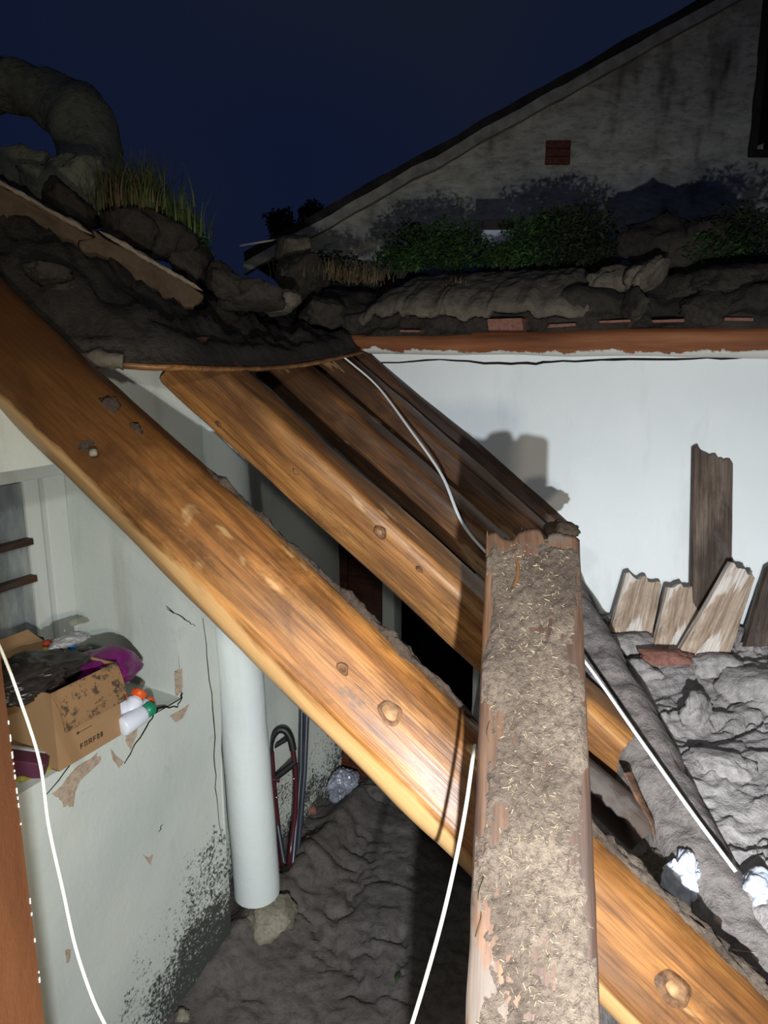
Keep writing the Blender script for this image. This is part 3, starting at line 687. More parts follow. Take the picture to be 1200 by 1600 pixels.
for px, py, q in ((765, 1160, 0.4), (752, 1410, 1.2), (747, 1468, 2.2)):
    x, y = on_plane(Mp, px, py, 0.025)
    mesh('grass_sprig', *tube(catmull([Vector((x + 0.011 * k, y + 0.004 * math.sin(q + 0.9 * k), 0.026 + 0.0015 * math.sin(k))) for k in range(4)], 4), 0.0007, 5), 'grass_dry', root)
for f, ln in ((0.02, 0.02), (0.40, 0.03), (0.50, 0.024), (0.95, 0.016)):
    y = PW * (0.5 - f); o = mesh('splinter', *tube([Vector((L - 0.05, y, 0.012)), Vector((L - .01, y + 0.002, 0.014)), Vector((L + top_at(f) + ln * 0.35, y + 0.003, 0.013))], lambda t: 0.0045 * (1 - 0.85 * t), 6), 'wood_plank', root)
for fx_, y0, ln in ((0.88, 0.030, 0.11),):
    pts = [Vector((L * fx_ + ln * (k / 6 - 0.5), y0 + 0.004 * math.sin(k * 1.3), 0.022)) for k in range(7)]
    o = mesh('wood_fibre', *tube(pts, lambda t: 0.0045 * math.sin(math.pi * min(.98, max(.05, t))), 7, 0.6, 0.3), 'wood_rafter', root); tag(o, 'exposed brown wood fibre')
# round dark stump just behind its top
rock('earth_clod', P(873, 832, 2.3), (0.052, 0.05, 0.038), 'mud_dark', 9, 'dark rounded clod peeking over the top of the nearest plank', 'clod')

# ------------------------------------------------------------------ debris heap on the right
MBi = MB.inverted()
def heap_z(x, y):
    q = MBi @ Vector((x, y, 0)); back = -q.y                 # distance in front of the back wall
    edge = 0.64 + 0.74 * back + 0.06 * fbm(Vector((back * 2, 3, 1)), 3)
    k = sstep(edge, edge + 0.24, q.x)
    base = 1.27 - 0.095 * back + 0.03 * math.sin(q.x * 3.1)
    z = base + crackmud(q.x + 0.5 * back, back, 4.6, 0.030, 4.2)
    return -0.15 + (z + 0.15) * k
V = []; F = []; nx, ny = 300, 330
for j in range(ny):
    for i in range(nx):
        q = MB @ Vector((0.60 + 2.42 * i / (nx - 1), 0.02 - 2.45 * j / (ny - 1), 0)); V.append(Vector((q.x, q.y, heap_z(q.x, q.y))))
for j in range(ny - 1):
    for i in range(nx - 1): F.append((j * nx + i, j * nx + i + 1, (j + 1) * nx + i + 1, (j + 1) * nx + i))
tag(mesh('debris_heap', V, F, 'mud_heap'), 'heap of cracked grey roof mud piled against the white wall', 'mud heap', kind='stuff')
def on_heap(px, py, lift=0.0):
    r = ray(px, py).normalized(); t = 0.9
    while t < 5:
        q = CAM + r * t
        if q.z <= heap_z(q.x, q.y) + lift: return q
        t += 0.008
    return CAM + r * 3
for i, (px, py, s, sz) in enumerate(((1040, 965, 1, .05), (1075, 1000, 2, .06), (985, 1010, 3, .07), (1115, 1040, 4, .07), (1170, 1075, 5, .08), (1000, 1060, 6, .05), (1090, 1120, 7, .06), (1160, 1010, 8, .05), (960, 975, 11, .05), (1130, 1200, 12, .06))):
    lab = ['grey clod between the pale broken boards and the red clay', 'clod just below the middle pale broken board', 'large grey clod left of the red clay fragments', 'clod to the right of the red clay fragments', 'big clod at the right edge of the debris heap', 'clod below the large grey clod, near the muddy board', 'clod in the middle of the debris heap', 'clod at the foot of the tilted pale board', 'small clod left of the leftmost pale board', 'lowest clod on the debris heap'][i]
    rock('earth_clod', on_heap(px, py) + Vector((0, 0, 0.01)), (sz * 1.4, sz * 1.1, sz * 0.55), 'mud_heap', s + 20, lab, 'clod', 'clods on the debris heap', 0.4, s)
rock('clay_fragment', on_heap(1046, 1004) + Vector((0, 0, 0.025)), (0.10, 0.055, 0.030), 'red_clay', 31, 'upper flat red clay fragment on the debris heap', 'fragment', rot=-0.5)
rock('clay_fragment', on_heap(1042, 1036) + Vector((0, 0, 0.025)), (0.095, 0.05, 0.025), 'red_clay', 32, 'lower flat red clay fragment with a dark edge on the debris heap', 'fragment', rot=-0.3)

def board(name, poly, D0, D1, thick, mat, label, cat, seed=0.0, end_jag=0.0, edge_mat=None):
    """sawn board: outline corners bl, br, tr, tl as seen, lower end at depth D0 and upper end at D1"""
    bl, br, tr, tl = [P(*poly[i], D0 if i < 2 else D1) for i in range(4)]
    a = (bl + br) / 2; b = (tl + tr) / 2; X = (b - a).normalized(); n = (br - bl).cross(X).normalized()
    if n.dot(CAM - a) < 0: n = -n
    nx, ny = 18, 14; V = []; F = []
    for z in (0, -thick):
        for i in range(nx):
            for j in range(ny):
                u, v = i / (nx - 1), j / (ny - 1); p = (bl * (1 - v) + br * v) * (1 - u) + (tl * (1 - v) + tr * v) * u
                if i == nx - 1 and end_jag: p = p + X * end_jag * (fbm(Vector((v * 9, seed, 0)), 4) * 1.2 + (0.5 if int(v * 5 + seed) % 2 else -0.3))
                p = p + n * (z + 0.003 * fbm(Vector((u * 4, v * 3, seed)), 3) + (0.006 * math.sin(v * 3) if z == 0 else 0)); V.append(p)
    m = nx * ny
    for i in range(nx - 1):
        for j in range(ny - 1): k = i * ny + j; F.append((k, k + 1, k + ny + 1, k + ny)); F.append((m + k, m + k + ny, m + k + ny + 1, m + k + 1))
        k = i * ny; F.append((k, k + ny, m + k + ny, m + k)); k += ny - 1; F.append((k, m + k, m + k + ny, k + ny))
    for j in range(ny - 1): F.append((j, m + j, m + j + 1, j + 1)); k = (nx - 1) * ny + j; F.append((k, k + 1, m + k + 1, m + k))
    M = Matrix.Identity(4); Y = n.cross(X)
    for i, v in enumerate((X, Y, n)): M[0][i], M[1][i], M[2][i] = v
    M.translation = a; Mi = M.inverted(); V = [Mi @ v for v in V]
    o = mesh(name, V, F, mat, smooth=False, M=M); return tag(o, label, cat)
def wD(px, py, off): return (MB @ BWL(px, py) - CAM).dot(FWD) - off
def BWL(px, py): x, z = local(MB, px, py, 0.0); return Vector((x, 0, z))
board('standing_plank', [(1082, 985), (1142, 985), (1145, 722), (1086, 703)], wD(1113, 935, .12), wD(1113, 710, .06), 0.03, 'wood_grey', 'dark plank with a chipped top standing upright against the white wall', 'plank', 1.0, 0.016)
board('standing_plank', [(1165, 1010), (1225, 1010), (1245, 860), (1200, 888)], wD(1190, 1010, .25), wD(1215, 875, .10), 0.03, 'wood_grey', 'brown plank at the right edge leaning beside the tilted pale board', 'plank', 3.0, 0.01)
board('broken_board', [(946, 1016), (1012, 1026), (1034, 912), (978, 898)], wD(985, 980, .22), wD(1005, 905, .13), 0.03, 'wood_pale', 'leftmost pale broken board sticking out of the debris heap', 'board', 5.0, 0.012)
board('broken_board', [(1018, 1030), (1088, 1040), (1104, 918), (1044, 916)], wD(1055, 990, .24), wD(1075, 917, .15), 0.03, 'wood_pale', 'middle pale broken board sticking out of the debris heap', 'board', 8.0, 0.012)
board('broken_board', [(1055, 1030), (1128, 1060), (1180, 902), (1142, 880)], wD(1105, 1000, .30), wD(1160, 890, .20), 0.03, 'wood_pale', 'tilted pale board in front of the standing dark plank', 'board', 11.0, 0.008)

# white plastic
def bag(name, c, size, mat, seed, label, cat, rot=0.0, crease=0.22, parent=None):
    sv = Vector((seed, seed * 2, 0)); mr = Matrix.Rotation(rot, 3, 'Z')
    def fn(v):
        wv = v + 0.35 * Vector((fbm(v * 1.5 + sv, 2), fbm(v * 1.5 - sv, 2), fbm(v * 1.5 + sv * 2, 2)))
        k = 1 + 0.28 * fbm(v * 1.1 + sv, 3) - crease * (1 - min(1, 3.2 * abs(noise.noise(wv * 1.6 + sv)))) * 0.55 - crease * 0.3 * (1 - min(1, 4 * abs(noise.noise(wv * 3.7 + sv))))
        return mr @ Vector((v.x * size[0] * k, v.y * size[1] * k, v.z * size[2] * k))
    o = mesh(name, *ico(5, fn), mat, parent); o.location = c; return tag(o, label, cat)
bag('plastic_bag', P(1192, 1402, 1.70), (0.068, 0.06, 0.055), 'plastic_white', 3, 'crumpled white plastic bag at the lower end of the white strap', 'bag', 0.5)
bag('plastic_sheet', P(1064, 1385, 1.76), (0.05, 0.05, 0.09), 'plastic_white', 7, 'white plastic sheet poking out between the beam and the muddy board', 'plastic', 0.9, 0.35)
bag('cloth_bundle', P(1032, 1352, 1.86), (0.050, 0.05, 0.045), 'roof_soil_pale', 5, 'dusty bundle beside the white plastic sheet under the muddy board', 'bundle', 0.2, 0.4)

# strap and cords
pts = [P(520, 545, 3.10), P(552, 570, 3.07), P(592, 606, 3.02), P(640, 670, 2.82), P(690, 742, 2.62), P(728, 826, 2.45), P(810, 915, 2.28), P(905, 1022, 2.12), P(1000, 1155, 1.92), P(1080, 1268, 1.76), P(1150, 1362, 1.66)]
tag(mesh('strap', *tube(catmull(pts, 10), 0.0065, 8, 0.6), 'strap_white'), 'white strap stretched from the roof edge to the plastic bag', 'strap')
pts = [P(-12, 985, 0.72), P(8, 1030, 0.72), P(32, 1095, 0.72), P(62, 1190, 0.725), P(76, 1290, 0.73), P(98, 1390, 0.735), P(118, 1480, 0.74), P(145, 1560, 0.74), P(170, 1612, 0.74)]
tag(mesh('cord', *tube(catmull(pts, 8), 0.0016, 8), 'cord_white'), 'thin white cord hanging in front of the cardboard box and left wall', 'cord')
pts = [P(742, 1165, 1.30), P(738, 1190, 1.24), P(728, 1260, 1.21), P(712, 1345, 1.19), P(690, 1440, 1.18), P(662, 1540, 1.17), P(636, 1625, 1.16)]
tag(mesh('cord', *tube(catmull(pts, 8), 0.0034, 8), 'cord_white'), 'white cord dangling beside the nearest plank below the big beam', 'cord')

# ------------------------------------------------------------------ things on the window sill
SZ = OZ0
root = empty('cardboard_box', M=ML @ Matrix.Translation((-0.362, 0.0, SZ + 0.004))); tag(root, 'open muddy cardboard box on the window sill', 'box')
bw, bd, bh, th = 0.235, 0.27, 0.235, 0.004
mesh('body', *join(box(0, bw, -0.012, -0.012 + th, 0, bh), box(0, bw, bd - th, bd, 0, bh), box(0, th, -0.008, bd - th, 0, bh), box(bw - th, bw, -0.008, bd - th, 0, bh), box(0, bw, -.008, bd, 0, th)), 'cardboard', root, smooth=False)
def flap(hx0, hx1, y, z, ln, ang, mat, skew=0.0):
    V = []; F = []; n = 8
    for t in (0, th):
        for i in range(n + 1):
            u = i / n; a = ang * (0.75 + 0.25 * u); 
            for x in (hx0 + 0.012 * u, hx1 - 0.012 * u + skew * u): V.append(Vector((x, y - ln * u * math.cos(a) - t * math.sin(a), z + ln * u * math.sin(a) + t * math.cos(a))))
    m = 2 * (n + 1)
    for i in range(n): k = 2 * i; F += [(k, k + 1, k + 3, k + 2), (m + k, m + k + 2, m + k + 3, m + k + 1), (k, k + 2, m + k + 2, m + k), (k + 1, m + k + 1, m + k + 3, k + 3)]
    F += [(0, m, m + 1, 1), (2 * n, 2 * n + 1, m + 2 * n + 1, m + 2 * n)]
    return mesh('flap', V, F, mat, root, smooth=False)
o = flap(0.0, bw, -0.012, bh, 0.118, R(-76), 'cardboard_muddy', 0.012); tag(o, 'mud spattered front flap folded down')
flap(0.0, bw, bd, bh, -0.10, R(-24), 'cardboard')
# print on the front: arrow line and a row of blocky letters
ink = []
ink.append(box(0.075, 0.125, -0.0128, -0.012, 0.082, 0.0835)); ink.append(box(0.070, 0.078, -0.0128, -0.012, 0.079, 0.0865))
mesh('printed_arrow', *join(*ink), 'ink', root, smooth=False)
ink = []; x = 0.078
for wd, k in ((.012, 1), (.012, 2), (.013, 3), (.012, 1), (.010, 2), (.010, 3)):
    z0, z1 = 0.030, 0.046
    ink.append(box(x, x + 0.003, -0.0128, -0.012, z0, z1)); ink.append(box(x, x + wd - .002, -0.0128, -0.012, z1 - .003, z1))
    if k > 1: ink.append(box(x + wd - .005, x + wd - .002, -0.0128, -0.012, z0, z1))
    if k != 2: ink.append(box(x, x + wd - .002, -0.0128, -0.012, z0 + .006, z0 + .009))
    x += wd + 0.003
mesh('printed_lettering', *join(*ink), 'ink', root, smooth=False)
ink = [box(0.05 + 0.004 * k, 0.0535 + 0.004 * k, -0.0128, -0.012, 0.105, 0.108) for k in range(9)]
def sillp(px, py, z):          # sill objects: where the sight line meets height z
    r = ray(px, py); t = (z - CAMZ) / r.z; return CAM + r * t
def bottle(p, d, ln, r, cap, label, group=None, capr=0.75):
    d = d.normalized(); q = d.to_track_quat('Z', 'Y').to_matrix().to_4x4(); q.translation = p
    e = empty('bottle', M=q); tag(e, label, 'bottle', group)
    mesh('bottle_body', *lathe([(0.0005, 0), (r * .85, 0), (r, ln * .05), (r, ln * .66), (r * .92, ln * .73), (r * .55, ln * .80), (r * .45, ln * .84)], 24), 'bottle_white', e)
    c = mesh('bottle_cap', *lathe([(r * capr, ln * .80), (r * capr, ln * 1.02), (r * capr * .92, ln * 1.05), (0.0005, ln * 1.05)], 20), cap, e)
    V, F = [], []
    for k in range(14):
        t = 2 * math.pi * k / 14; b_ = box(-0.0006, 0.0006, r * capr - .0004, r * capr + .0010, ln * .81, ln * 1.0); mr = Matrix.Rotation(t, 3, 'Z'); V, F = join((V, F), ([mr @ v for v in b_[0]], b_[1]))
    mesh('cap_ribs', V, F, cap, c, smooth=False); return e
Zv = Vector((0, 0, 1))
def bottle_cap_at(px, py, z, d, ln, *a, **k): d = d.normalized(); return bottle(sillp(px, py, z) - d * ln * 0.92, d, ln, *a, **k)
bottle_cap_at(231, 1109, SZ + .036, WS * 1.0 + Zv * 0.06, 0.125, 0.031, 'cap_green', 'white bottle with green cap lying in front on the sill')
bottle_cap_at(196, 1096, SZ + .068, WS * 1.0 + Zv * 0.10 - WN * 0.2, 0.085, 0.026, 'cap_orange', 'white bottle with orange cap right behind the green capped one', capr=0.82)
bottle_cap_at(217, 1084, SZ + .090, WS * 0.75 + Zv * 0.75, 0.095, 0.027, 'cap_orange', 'white bottle with orange cap standing tilted below the purple bag', capr=0.8)
bottle_cap_at(232, 1097, SZ + .040, WS * 1.0 - WN * 0.25, 0.075, 0.022, 'cap_orange', 'small bottle with orange cap lying nearest the wall corner', capr=0.8)
# purple bag, black bag, bits
pb = P(180, 1036, 2.36)
def pur(v):
    k = 1 + 0.16 * fbm(v * 1.5, 3); q = Vector((v.x * 0.125 * k, v.y * 0.075 * k * (1 - 0.55 * v.x), v.z * 0.062 * k * (1 - 0.62 * max(0, v.x)) - 0.03 * max(0, v.x))); return q
o = mesh('purple_bag', *ico(4, pur), 'bag_purple', M=basis(pb, (WS - Zv * 0.12).normalized(), -WN, (Zv + WS * 0.12).normalized())); tag(o, 'shiny purple bag behind the cardboard box', 'bag')
bag('plastic_bag', A0 + WS * (-0.33) - WN * 0.14 + Zv * (SZ + 0.245), (0.17, 0.13, 0.05), 'bag_black', 12, 'crumpled black plastic bag in the open cardboard box', 'bag', 0.9, 0.30)
bag('foil_pouch', A0 + WS * (-0.15) - WN * 0.16 + Zv * (SZ + 0.290), (0.065, 0.035, 0.016), 'foil_grey', 14, 'silver grey pouch lying over the black bag', 'pouch', 1.0, 0.2)
bag('dark_bundle', A0 + WS * (-0.22) - WN * 0.40 + Zv * (SZ + 0.12), (0.22, 0.08, 0.12), 'bag_black', 19, 'dark bundle against the bottom of the window', 'bundle', 1.1, 0.3)
for k, (px, py, m, lab) in enumerate(((76, 1006, 'toy_red', 'red scrap beside the black bag near the window'), (94, 1009, 'toy_tan', 'tan scrap between the red and the blue one'), (111, 1007, 'toy_blue', 'blue plastic scrap next to the purple bag'), (72, 1014, 'toy_yellow', 'yellow scrap under the red one'))):
    p = P(px, py, 2.30)
    rock('scrap', p, (0.020, 0.02, 0.014), m, k + 40, lab, 'scrap', rot=k, sub=2)
bag('dark_rag', P(95, 1030, 2.36), (0.12, 0.08, 0.030), 'bag_black', 23, 'black rag under the coloured scraps', 'rag', 0.7, 0.3)
# left of the box
p = sillp(48, 1172, SZ + 0.06) + WN * 0.0
q = (WS * 0.15 + WN * 0.35 - Zv * 0.6); 
root = empty('carton', M=basis(sillp(36, 1192, SZ + 0.035), (WN * 0.75 + WS * 0.5 - Zv * 0.28).normalized(), (WS * 0.8 - WN * 0.55).normalized(), (WN * 0.2 + Zv).normalized())); tag(root, 'small maroon carton with a white edge left of the cardboard box', 'carton')
mesh('carton_body', *bevbox(-0.065, 0.065, -0.030, 0.022, -0.025, 0.025, 0.003), 'carton_maroon', root)
mesh('carton_side', *bevbox(-0.066, 0.066, 0.022, 0.036, -0.026, 0.028, 0.003), 'foil_grey', root)
V = []; F = []; n = 26
for i in range(n):
    for j in range(10):
        u, v = i / (n - 1), j / 9; p = sillp(24, 1222, SZ) * (1 - u) + sillp(100, 1190, SZ) * u + WN * (0.02 - 0.07 * v)
        e = (math.sin(math.pi * u) * math.sin(math.pi * v)) ** .5 if 0 < u < 1 and 0 < v < 1 else 0; V.append(p + Zv * (0.002 + e * (0.016 + 0.014 * fbm(Vector((u * 9, v * 5, 1)), 3))))
for i in range(n - 1):
    for j in range(9): k = i * 10 + j; F.append((k, k + 1, k + 11, k + 10))
tag(mesh('rag', V, F, 'cloth_yellow'), 'yellow green rag along the sill edge under the cardboard box', 'rag')

# ------------------------------------------------------------------ crutch, sticks and litter on the floor
def floorp(px, py, z=0.02):
    r = ray(px, py); return CAM + r * ((z - CAMZ) / r.z)
ft = floorp(447, 1372); D0 = (P(447, 1372, 1) - CAM).length
Dc = (ft - CAM).dot(FWD)
C = lambda px, py, d=0.0: P(px, py, Dc + 0.10 + d)
root = empty('crutch', ft); tag(root, 'dark maroon crutch with a padded top leaning in the corner behind the post', 'crutch')
def part(name, V, F, mat, par=None):
    o = mesh(name, [v - ft for v in V], F, mat, root if par is None else par); return o
part('upright', *tube(catmull([C(424, 1175), C(428, 1230), C(434, 1290), C(440, 1340, -.04), ft + Vector((-.01, 0, .03))], 6), 0.013, 10), 'crutch_maroon')
part('upright', *tube(catmull([C(457, 1165), C(462, 1215), C(461, 1270), C(454, 1330, -.03), ft + Vector((0.012, 0, .03))], 6), 0.012, 10), 'crutch_maroon')
part('arm_pad', *tube(catmull([C(421, 1180), C(424, 1155), C(434, 1141), C(446, 1142), C(454, 1155), C(458, 1172)], 6), 0.017, 10), 'rubber_black')
part('arm_bar', *tube([C(418, 1172, .03), C(447, 1155, .03)], 0.012, 8), 'rubber_black')
part('hand_grip', *tube([C(430, 1215), C(446, 1203), C(462, 1190)], 0.016, 10), 'rubber_black')
part('cross_brace', *tube([C(424, 1218), C(437, 1218)], 0.014, 8), 'crutch_maroon')
part('lower_tube', *tube([C(434, 1290, -.02), C(444, 1350, -.06)], 0.011, 8), 'steel_dark')
for px, py in ((432, 1246), (459, 1217)): part('screw', *ico(2, lambda v: P(px, py, Dc + 0.082) + v * 0.004), 'metal_bright')
part('rubber_tip', *tube([ft + Vector((0, 0, .05)), ft + Vector((0, 0, 0.0))], 0.02, 12), 'rubber_black')
b1 = floorp(456, 1368); tag(mesh('walking_stick', *tube([b1, P(463, 1290, Dc + .10), P(470, 1200, Dc + .14), P(472, 1050, Dc + .20)], 0.011, 10), 'steel_dark'), 'left one of two thin dark sticks beside the crutch', 'stick')
b2 = floorp(464, 1345); tag(mesh('walking_stick', *tube([b2, P(470, 1280, Dc + .14), P(476, 1205, Dc + .18), P(482, 1060, Dc + .24)], 0.012, 10), 'steel_dark'), 'right one of two thin dark sticks beside the crutch', 'stick')
bag('plastic_bag', floorp(536, 1232, 0.08) + Vector((0, 0, 0.02)), (0.085, 0.07, 0.11), 'plastic_clear', 31, 'shiny translucent plastic bag on the floor below the beams', 'bag', 0.3, 0.4)
rock('brick_bit', floorp(484, 1318, 0.03), (0.03, 0.03, 0.035), 'red_clay', 61, 'brown brick bit on the floor by the sticks', 'brick bit')
rock('brick_bit', floorp(487, 1265, 0.03), (0.025, 0.025, 0.022), 'red_clay', 63, 'smaller brick bit farther along the wall foot', 'brick bit')
rock('pale_stone', floorp(487, 1243, 0.04), (0.04, 0.03, 0.03), 'stone_pale', 62, 'pale stone at the wall foot behind the sticks', 'stone')
rock('pale_stone', floorp(285, 1588, 0.03), (0.028, 0.024, 0.03), 'stone_pale', 64, 'pale yellowish stone at the bottom by the mouldy wall foot', 'stone')
rock('pale_stone', floorp(320, 1508, 0.03), (0.02, 0.014, 0.01), 'stone_pale', 65, 'small pale chip on the mud beside the mould', 'stone')
rock('flat_clod', floorp(585, 1245, 0.05), (0.10, 0.07, 0.04), 'mud_floor', 66, 'dark clod on the floor right of the translucent bag', 'clod')
lf = floorp(622, 1530, 0.045); V = []; F = []
for i in range(7):
    u = i / 6; wv = 0.010 * math.sin(math.pi * min(.99, max(.02, u))); c = Vector((0.02 * u - .01, 0.045 * u - .02, 0.006 * math.sin(3 * u))); V += [c + Vector((-wv, 0, .003)), c, c + Vector((wv, 0, .003))]
for i in range(6): k = 3 * i; F += [(k, k + 1, k + 4, k + 3), (k + 1, k + 2, k + 5, k + 4)]
o = mesh('leaf', V, F, 'leaf_green'); o.location = lf; tag(o, 'single green leaf on the dark mud floor', 'leaf')

# ------------------------------------------------------------------ left roof: soil, slabs, weeds
ra = PY(120, 575, 2.05); rb = PY(575, 548, 3.62)
edge = [PY(-60, 470, 1.75), PY(60, 545, 1.98), PY(178, 566, 1.98), PY(300, 572, 2.08), PY(400, 573, 2.46), PY(480, 566, 2.86), PY(560, 549, 3.32)]
E = catmull(edge, 14); n = len(E)
OUTD = (-WN * 0.93 + WS * 0.2).normalized()
def soil_h(u, t): return 0.62 * (1 - 0.62 * u) * sstep(0.0, 0.9, t) + 0.05 * sstep(0, 0.05, t) + 0.10 * (1 - u) * sstep(0.02, 0.20, t)
V = []; F = []; m = 46
for i in range(n):
    u = i / (n - 1)
    for j in range(m):
        t = 1.5 * (j / (m - 1)) ** 1.4
        q = E[i] + OUTD * t; v = Vector((q.x * 4, q.y * 4, 0.7))
        z = soil_h(u, t) + (0.05 * fbm(v, 4) + 0.045 * fbm(v * 3.3, 5)) * sstep(0, 0.15, t)
        V.append(Vector((q.x, q.y, E[i].z + 0.008 + z)))
for i in range(n - 1):
    for j in range(m - 1): k = i * m + j; F.append((k, k + 1, k + m + 1, k + m))
k0 = len(V)
for i in range(n): V.append(E[i] + Vector((0, 0, -0.012))); V.append(E[i] + OUTD * 1.5 + Vector((0, 0, -0.012)))
for i in range(n - 1): F.append((i * m, (i + 1) * m, k0 + 2 * i + 2, k0 + 2 * i)); F.append((k0 + 2 * i, k0 + 2 * i + 2, k0 + 2 * i + 3, k0 + 2 * i + 1))
tag(mesh('roof_soil', V, F, 'roof_soil'), 'dark crumbling earth on the sagging left roof', 'roof earth', kind='stuff')
pts = [p + Vector((0, 0, -0.006)) - OUTD * 0.008 for p in E[26:]]
tag(mesh('edge_lath', *tube(pts, 0.013, 8, 0.7, 0.25), 'wood_honey'), 'thin frayed wooden lath along the left roof edge', 'lath')
pts = [p + Vector((0, 0, 0.004)) - OUTD * 0.02 for p in E[10:30]]
tag(mesh('edge_mortar', *tube(pts, lambda t: 0.022 + 0.01 * math.sin(t * 9), 10, 0.8, 0.4), 'roof_soil_pale'), 'grey mortar strip beside the top of the big beam', 'mortar')
def slab(p0, p1, width, sag, label, seed):
    """curved shell of fired clay lying on the roof, with a paler broken rim on its upper side"""
    M, L = frame(p0, p1, roll=R(0)); root = empty('clay_slab', M=M); tag(root, label, 'slab')
    nx, ny = 40, 18; V = []; F = []
    for z in (0, -0.022):
        for i in range(nx):
            for j in range(ny):
                x = L * i / (nx - 1); v = j / (ny - 1); y = -width * (1 - v); zz = -sag * math.sin(math.pi * v * 0.62) + z
                if i in (0, nx - 1): x += 0.02 * fbm(Vector((v * 6, seed, i)), 3)
                V.append(Vector((x, y + (0.01 + 0.05 * (1 - v) ** 4) * fbm(Vector((x * 9, seed, v)), 4), zz + 0.006 * fbm(Vector((x * 5, v * 4, seed)), 3))))
    m = nx * ny
    for i in range(nx - 1):
        for j in range(ny - 1): k = i * ny + j; F.append((k, k + 1, k + ny + 1, k + ny)); F.append((m + k, m + k + ny, m + k + ny + 1, m + k + 1))
        k = i * ny; F.append((k, k + ny, m + k + ny, m + k)); k += ny - 1; F.append((k, m + k, m + k + ny, k + ny))
    for j in range(ny - 1): F.append((j, m + j, m + j + 1, j + 1)); k = (nx - 1) * ny + j; F.append((k, k + 1, m + k + 1, m + k))
    mesh('slab_shell', V, F, 'clay_slab', root)
    z1 = -sag * math.sin(math.pi * 0.62)
    mesh('slab_rim', *crust(0.01, L - 0.01, lambda u: 0.006, lambda u: z1 + 0.004, 0.013, 0.020, seed, 60, 10, 0.5), 'clay_rim', root)
slab(P(-60, 255, 1.98), P(140, 368, 2.10), 0.24, 0.14, 'curved clay slab at the left edge above the big beam', 3.0)
slab(P(168, 372, 2.12), P(345, 474, 2.42), 0.21, 0.13, 'curved brown clay slab below the grass tuft', 6.0)
for i, (px, py, D, s, lab) in enumerate(((395, 465, 2.75, .085, 'clod at the right end of the curved clay slabs'), (432, 474, 2.9, .08, 'pale edged clod where the two roofs meet'), (350, 440, 2.7, .08, 'clod right under the grass tuft'), (200, 355, 2.5, .08, 'clod between the two clay slabs'), (250, 372, 2.6, .09, 'clod on the soil behind the lower slab'), (300, 405, 2.7, .08, 'clod on the soil below the green weeds'), (105, 330, 2.5, .10, 'clod behind the upper clay slab'), (70, 425, 1.97, .045, 'clod on top of the big beam at the left'), (105, 455, 2.05, .05, 'second clod along the top of the big beam'), (500, 488, 3.35, .10, 'clod left of the eave log'), (550, 505, 3.5, .07, 'small clod at the left end of the eave log'), (470, 430, 3.5, .11, 'clod below the thin pale twig'), (150, 500, 2.2, .05, 'clod beside the grey mortar strip'), (455, 395, 3.7, .10, 'round clod beside the thin pale twig'))):
    rock('earth_clod', P(px, py, D), (s * 1.3, s, s * .7), 'roof_soil_pale' if i in (1, 13) else 'roof_soil', i + 70, lab, 'clod', 'clods on the left roof', 0.4, i * 0.9)

def leafcloud(c, rad, n, size, seed, squash=None):
    rnd = random.Random(seed); V = []; F = []
    for _ in range(n):
        d = Vector((rnd.gauss(0, 1), rnd.gauss(0, 1), rnd.gauss(0, 1))).normalized() * (rnd.random() ** 0.45)
        f = 1 + 0.45 * noise.noise(d * 1.6 + Vector((seed, 0, 0)))
        p = c + Vector((d.x * rad[0], d.y * rad[1], d.z * rad[2])) * f
        a = Vector((rnd.uniform(-1, 1), rnd.uniform(-1, 1), rnd.uniform(-.4, .9))).normalized() * size * rnd.uniform(.6, 1.3); b = a.cross(Vector((rnd.uniform(-1, 1), rnd.uniform(-1, 1), 1))).normalized() * a.length * 0.42; k = len(V)
        V += [p - a * .5, p + b * .5 + Vector((0, 0, size * .1)), p + a * .5, p - b * .5 + Vector((0, 0, size * .1))]; F += [(k, k + 1, k + 2), (k, k + 2, k + 3)]
    return V, F
def bush(name, px, py, D, rad, n, size, mat, label, seed, cat='weeds', group='weeds on the roofs'):
    c = P(px, py, D); root = empty(name, c - Vector((0, 0, rad[2]))); tag(root, label, cat, group); o0 = root.location
    V, F = leafcloud(c - o0, rad, n, size, seed); tag(mesh('foliage', V, F, mat, root, smooth=False), kind='stuff')
    rnd = random.Random(seed + 1); parts = []
    for k in range(9):
        e = Vector((rnd.uniform(-.8, .8) * rad[0], rnd.uniform(-.8, .8) * rad[1], rad[2] * rnd.uniform(1.1, 1.95)))
        parts.append(tube([Vector((e.x * .15, e.y * .15, -rad[2] * .3)), e * 0.5 + Vector((0.02, 0, 0)), e], lambda t: 0.006 * (1.1 - t), 5))
    V, F = join(*parts); mesh('stems', V, F, 'slate_dark', root)
def grass(name, px, py, D, spread, n, h, mat, label, seed, droop=0.5, cat='grass'):
    rnd = random.Random(seed); c = P(px, py, D); V = []; F = []
    for _ in range(n):
        b0 = Vector((rnd.gauss(0, spread), rnd.gauss(0, spread * .7), rnd.uniform(-.02, .02))); hh = h * rnd.uniform(.45, 1.15); t = rnd.uniform(0, 6.28); dr = droop * hh * rnd.uniform(.2, 1.2); w_ = 0.0028 * rnd.uniform(.7, 1.6)
        dv = Vector((math.cos(t), math.sin(t), 0)); sd = Vector((-math.sin(t), math.cos(t), 0)) * w_; k = len(V)
        for i in range(5): u = i / 4; p = b0 + Vector((0, 0, hh * (u - 0.35 * droop * u * u))) + dv * dr * u * u; V += [p - sd * (1 - u * .9), p + sd * (1 - u * .9)]
        for i in range(4): F.append((k + 2 * i, k + 2 * i + 1, k + 2 * i + 3, k + 2 * i + 2))
    o = mesh(name, V, F, mat, smooth=False); o.location = c; return tag(o, label, cat, 'grass on the roofs', 'stuff')
